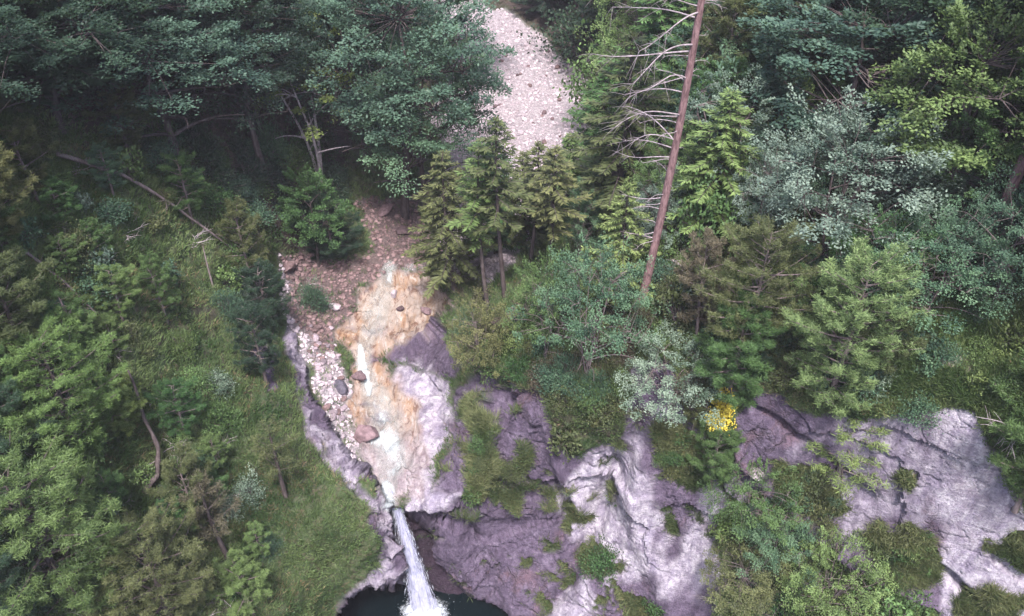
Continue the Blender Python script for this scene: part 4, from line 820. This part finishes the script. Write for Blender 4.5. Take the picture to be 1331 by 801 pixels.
# ------------------------------------------------------------------ fillers, each described by what it grows beside
COLN = {'dark': 'dark green', 'blue': 'blue green', 'green': 'green', 'bright': 'light green', 'yellow': 'yellow green', 'fir': 'light green', 'silver': 'silvery', 'olive': 'olive', 'brown': 'brownish', 'teal': 'grey green'}
fill = []
def filler(n, poly, kinds, cols, wr, hr, group, mind=16):
    P0 = np.array(poly, float); lo, hi = P0.min(0), P0.max(0); c = 0; pts = []; tries = 0
    while c < n and tries < n*80:
        tries += 1; u, v = random.uniform(lo[0], hi[0]), random.uniform(lo[1], hi[1])
        if sdist(poly, np.array([u]), np.array([v]))[0] > 0: continue
        if (look(rock, u, v) > .35 and u < 1340) or look(gravel, u, v) > .35: continue
        if any(abs(u-a)+abs(v-b) < mind for a, b in pts): continue
        if abs(look(dl, u, v)) < 12 and v > 420: continue
        if u > 290 and v > 560 and 'left slope' in group and random.random() < .7: continue
        if u > 1185 and v > 405 and 'right hand shelf' in group: continue
        if u > 1275 and v < 330 and v > 120 and 'wood' in group: continue
        pts.append((u, v)); k = random.choice(kinds); w = random.uniform(*wr); fill.append((k, u, v, v-w*random.uniform(*hr), w, random.choice(cols), group)); c += 1
LS = [(-40, 170), (120, 190), (200, 250), (300, 290), (350, 380), (330, 420), (370, 520), (400, 590), (480, 660), (470, 720), (400, 800), (-40, 860)]
filler(92, LS, ['shrub', 'shrub', 'needle_shrub', 'herb', 'herb'], ['green', 'bright', 'olive', 'teal', 'green', 'bright', 'silver'], (24, 60), (.4, .8), 'low shrubs scattered over the left slope', 22)
filler(4, [(200, 640), (300, 560), (380, 690), (330, 800), (260, 800)], ['pine_thin', 'pine'], ['olive', 'green', 'bright'], (34, 58), (.8, 1.2), 'small pines on the open grass', 40)
filler(22, [(-20, 240), (180, 250), (260, 420), (280, 560), (200, 700), (-20, 760)], ['pine', 'pine_thin', 'pine'], ['olive', 'bright', 'green', 'teal', 'green'], (46, 85), (.9, 1.3), 'young pines on the left slope', 48)
filler(34, [(150, 150), (460, 200), (440, 330), (330, 300), (200, 230)], ['shrub', 'needle_shrub', 'shrub'], ['dark', 'dark', 'green', 'teal'], (30, 60), (.5, .9), 'shrubs in the shade under the upper left forest', 24)
filler(46, [(600, 390), (830, 400), (880, 460), (900, 520), (810, 480), (800, 550), (740, 560), (690, 500), (600, 480)], ['shrub', 'needle_shrub', 'shrub', 'herb'], ['green', 'olive', 'teal', 'bright', 'brown'], (28, 56), (.5, .85), 'shrubs along the top of the purple cliff', 18)
filler(62, [(840, 250), (1040, 260), (1180, 320), (1380, 330), (1380, 500), (1180, 480), (1110, 520), (1000, 490), (900, 470), (850, 380)], ['shrub', 'shrub', 'needle_shrub', 'herb'], ['green', 'teal', 'bright', 'silver', 'blue', 'olive'], (32, 70), (.5, .85), 'shrubs on the right hand shelf above the cliff', 24)
filler(46, [(930, 620), (1000, 650), (1110, 740), (1210, 800), (1200, 850), (930, 850), (945, 760)], ['shrub', 'shrub', 'needle_shrub', 'herb'], ['green', 'bright', 'olive', 'teal', 'yellow'], (28, 56), (.4, .8), 'bushes on the ledge between the two rock faces', 19)
filler(26, LS, ['dead'], ['brown'], (26, 60), (.3, .6), 'dead twigs lying on the left slope', 40)
filler(16, [(1190, 410), (1380, 410), (1380, 560), (1280, 540), (1200, 520)], ['shrub', 'herb', 'herb'], ['bright', 'bright', 'teal', 'green'], (26, 50), (.4, .7), 'shrubs round the grass shelf at the right edge', 24)
filler(26, [(780, 100), (960, 120), (1380, 150), (1380, 330), (1000, 300), (840, 330), (790, 260)], ['willow', 'maple', 'shrub', 'willow'], ['green', 'teal', 'blue', 'bright', 'silver'], (70, 130), (.9, 1.2), 'trees of the right hand wood', 46)
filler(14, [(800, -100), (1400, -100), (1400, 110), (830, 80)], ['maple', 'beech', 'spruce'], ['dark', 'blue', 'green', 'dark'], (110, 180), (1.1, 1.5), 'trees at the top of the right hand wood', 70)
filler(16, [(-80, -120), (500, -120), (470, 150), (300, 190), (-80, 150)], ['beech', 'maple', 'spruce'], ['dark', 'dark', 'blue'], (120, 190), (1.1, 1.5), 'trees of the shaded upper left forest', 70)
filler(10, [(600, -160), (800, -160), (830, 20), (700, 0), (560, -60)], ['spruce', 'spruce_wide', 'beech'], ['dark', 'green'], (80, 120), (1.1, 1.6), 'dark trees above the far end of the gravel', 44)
filler(12, [(1130, 700), (1160, 688), (1205, 692), (1226, 742), (1205, 765), (1145, 752)], ['herb', 'shrub'], ['olive', 'green', 'bright'], (18, 34), (.3, .6), 'plants on the grass mound of the white cliff', 12)
filler(9, [(600, 545), (640, 540), (700, 575), (690, 610), (640, 660), (610, 650)], ['herb', 'shrub'], ['olive', 'green', 'olive'], (18, 34), (.4, .7), 'plants hanging on the purple wall', 12)
filler(9, [(800, 745), (865, 790), (865, 840), (835, 840), (812, 800)], ['herb', 'shrub'], ['green', 'bright', 'olive'], (18, 34), (.4, .7), 'plants in the lower chute of the cliff', 12)
filler(9, [(855, 560), (900, 560), (925, 620), (900, 650), (860, 610)], ['herb', 'shrub'], ['green', 'olive'], (20, 36), (.4, .7), 'plants left of the cliff pine', 13)
filler(8, [(1005, 600), (1050, 610), (1100, 660), (1060, 672), (1010, 640)], ['herb', 'shrub'], ['green', 'olive', 'teal'], (22, 40), (.4, .7), 'plants on the small ledge of the white cliff', 14)
filler(12, [(1380, -40), (1640, -40), (1640, 480), (1345, 480)], ['maple', 'willow', 'beech', 'pine_dense'], ['green', 'dark', 'teal', 'blue'], (120, 190), (1.0, 1.3), 'outer right hand wood trees', 62)
filler(10, [(1400, 440), (1600, 440), (1600, 760), (1345, 700)], ['shrub', 'willow', 'pine'], ['green', 'olive', 'bright'], (70, 110), (.7, 1.1), 'bushes on the slope right of the white cliff', 48)
filler(9, [(-330, 60), (-90, 60), (-90, 760), (-330, 760)], ['pine_dense', 'pine', 'maple'], ['green', 'dark', 'olive'], (110, 170), (1.0, 1.3), 'outer left slope trees', 66)
used = set()
for k, u, v, vt, w, c, grp in fill:
    um, vm = u, (v+vt)/2; size = ('small', 'mid-sized', 'large')[0 if w < 42 else 1 if w < 75 else 2]; lab = None
    for a, b, s_ in sorted(placed, key=lambda q: (q[0]-um)**2+(q[1]-vm)**2):
        dx, dy = um-a, vm-b; dist = math.hypot(dx, dy)
        rel = ('right of' if dx > 0 else 'left of') if abs(dx) > abs(dy)*1.6 else ('below' if dy > 0 else 'above') if abs(dy) > abs(dx)*1.6 else (('below' if dy > 0 else 'above')+(' and right of' if dx > 0 else ' and left of'))
        near = '' if dist < 60 else 'some way '
        cand = f'{size} {COLN[c]} {CATN[k]} {near}{rel} {s_}' if k != 'dead' else f'{size} heap of grey dead branches {near}{rel} {s_}'
        if cand not in used and len(cand.split()) <= 16: lab = cand; break
        if dist > 400: break
    lab = lab or f'{size} {COLN[c]} {CATN[k]} among the {grp}'
    used.add(lab); put(k, u, v, vt, w, c, lab, group=grp)

# ------------------------------------------------------------------ grass and ground cover
def grass():
    rockzone = np.clip(mask(CLIFF, 10)+mask(SLAB, 10)+mask(SLAB2, 10), 0, 1)
    open_ = np.clip((1-rock)*(1-gravel), 0, 1)*(1-.9*mask(FOREST, 15))*(1-.9*dirt)*sstep(3, 9, np.abs(dl)+0*U+np.where(V < 400, 20, 0))
    open_[litter > .8] *= .3; open_ = np.maximum(open_, sod*.9)
    def build(name, n, lo, hi, col_, per, ln, wd, lab, field):
        s = scatter(n, field, lo, hi); p, nn = at(s[:, 0], s[:, 1]); n = len(s); tone_ = fbm(p*.5, 3, 400)
        c = np.repeat(p, per, 0)+rng.normal(0, .09, (n*per, 3))*np.array([1, 1, .3]); nb = np.repeat(nn, per, 0)
        d = rng.normal(0, .5, (n*per, 3))+np.array([0, 0, 1.0])+nb*.5; d[:, 2] = np.abs(d[:, 2])*.8
        g = Geo(); sz = np.repeat(.6+.9*fbm(p*.9, 2, 402), per)*rng.uniform(.6, 1.2, n*per)
        kites(g, c-np.array([0, 0, .04]), d, rng.normal(size=(n*per, 3)), ln*sz, wd, np.clip(np.repeat((tone_-.5)*2.2+.5, per)+rng.normal(0, .15, n*per), 0, 1))
        tag(link(name, g.me(name, col_, False)), lab, name.replace('_', ' '), kind='stuff')
    build('grass', 60000, (-150, 150), (1480, 900), leaf_mat('grass_blades', (.045, .085, .030), (.160, .215, .088), .6, .3, .2, 0), 7, .42, .032, 'tufted mountain grass on the slopes and ledges', open_)
    build('meadow_grass', 7000, (1140, 400), (1480, 560), leaf_mat('meadow_blades', (.075, .120, .045), (.22, .27, .11), .6, .3, .2, 0), 8, .45, .03, 'bright green grass on the shelf above the white cliff', (1-rock)*(1-dirt))
    build('grass_tufts', 16000, (560, 480), (1480, 900), leaf_mat('tuft_blades', (.050, .075, .030), (.17, .185, .09), .6, .3, .2, 0), 8, .55, .030, 'long hanging grass on the ledges of the cliff', sod*rockzone)
    build('leafy_ground_cover', 15000, (-150, 100), (1480, 900), leaf_mat('cover_leaves', (.030, .060, .022), (.100, .150, .055), .5, .25, .35, 0), 9, .16, .085, 'low leafy ground cover between the shrubs', open_*sstep(.47, .60, fbm(P*.45, 4, 410)))
    build('dry_grass', 9000, (-150, 150), (1480, 900), leaf_mat('dry_blades', (.13, .10, .055), (.26, .20, .12), .7, .2, .15, 0), 7, .30, .026, 'dry brown grass and litter between the green tufts', open_*sstep(.50, .62, fbm(P*.4, 4, 411)))
    ff = mask(FOREST, 15)*(1-rock)*(1-gravel)
    build('undergrowth', 9000, (-250, -150), (1580, 340), leaf_mat('wood_leaves', (.018, .034, .016), (.060, .090, .040), .5, .2, .35, 0), 8, .22, .12, 'low leafy undergrowth on the forest floor', ff)
grass()

# ------------------------------------------------------------------ air
def haze():
    x0, x1, y0, y1, z0, z1 = -450, 450, -420, 480, -75, 112
    v = [(x, y, z) for z in (z0, z1) for y in (y0, y1) for x in (x0, x1)]; f = [(0, 2, 3, 1), (4, 5, 7, 6), (0, 1, 5, 4), (2, 6, 7, 3), (0, 4, 6, 2), (1, 3, 7, 5)]
    m = bpy.data.materials.new('haze'); m.use_nodes = True; nt = m.node_tree; nt.nodes.clear(); o = nt.nodes.new('ShaderNodeOutputMaterial'); p = nt.nodes.new('ShaderNodeVolumePrincipled')
    p.inputs['Color'].default_value = (.86, .82, .94, 1); p.inputs['Density'].default_value = .00030; nt.links.new(p.outputs[0], o.inputs['Volume'])
    tag(link('haze', mesh('haze', v, f, m, None, False)), 'thin pale haze hanging in the gorge', 'haze', kind='stuff')
haze()

# ------------------------------------------------------------------ light
SUN_EL, SUN_AZ = R(61), R(178)      # azimuth clockwise from +Y: light comes from behind left
w = bpy.data.worlds.new('World'); sc.world = w; w.use_nodes = True; nt = w.node_tree; bg = nt.nodes['Background']
sky = nt.nodes.new('ShaderNodeTexSky'); sky.sky_type = 'NISHITA'; sky.sun_disc = False; sky.sun_elevation = SUN_EL; sky.sun_rotation = SUN_AZ; sky.dust_density = 3.0; sky.air_density = 1.0
nt.links.new(sky.outputs[0], bg.inputs[0]); bg.inputs[1].default_value = .15
sd = bpy.data.lights.new('sun', 'SUN'); so = bpy.data.objects.new('sun', sd); col.objects.link(so); sd.energy = 3.2; sd.angle = R(9); sd.color = (1, .955, .93)
from mathutils import Vector
sv = Vector((math.sin(SUN_AZ)*math.cos(SUN_EL), math.cos(SUN_AZ)*math.cos(SUN_EL), math.sin(SUN_EL))); so.rotation_euler = sv.to_track_quat('Z', 'Y').to_euler(); so.location = (0, 0, 120)
vs_ = sc.view_settings; vs_.view_transform = 'Standard'; vs_.look = 'None'; vs_.exposure = 1.62; vs_.gamma = 1; vs_.use_curve_mapping = False
sc.render.engine = 'CYCLES'; sc.cycles.max_bounces = 6; sc.cycles.diffuse_bounces = 3; sc.cycles.transparent_max_bounces = 8; sc.cycles.use_denoising = True
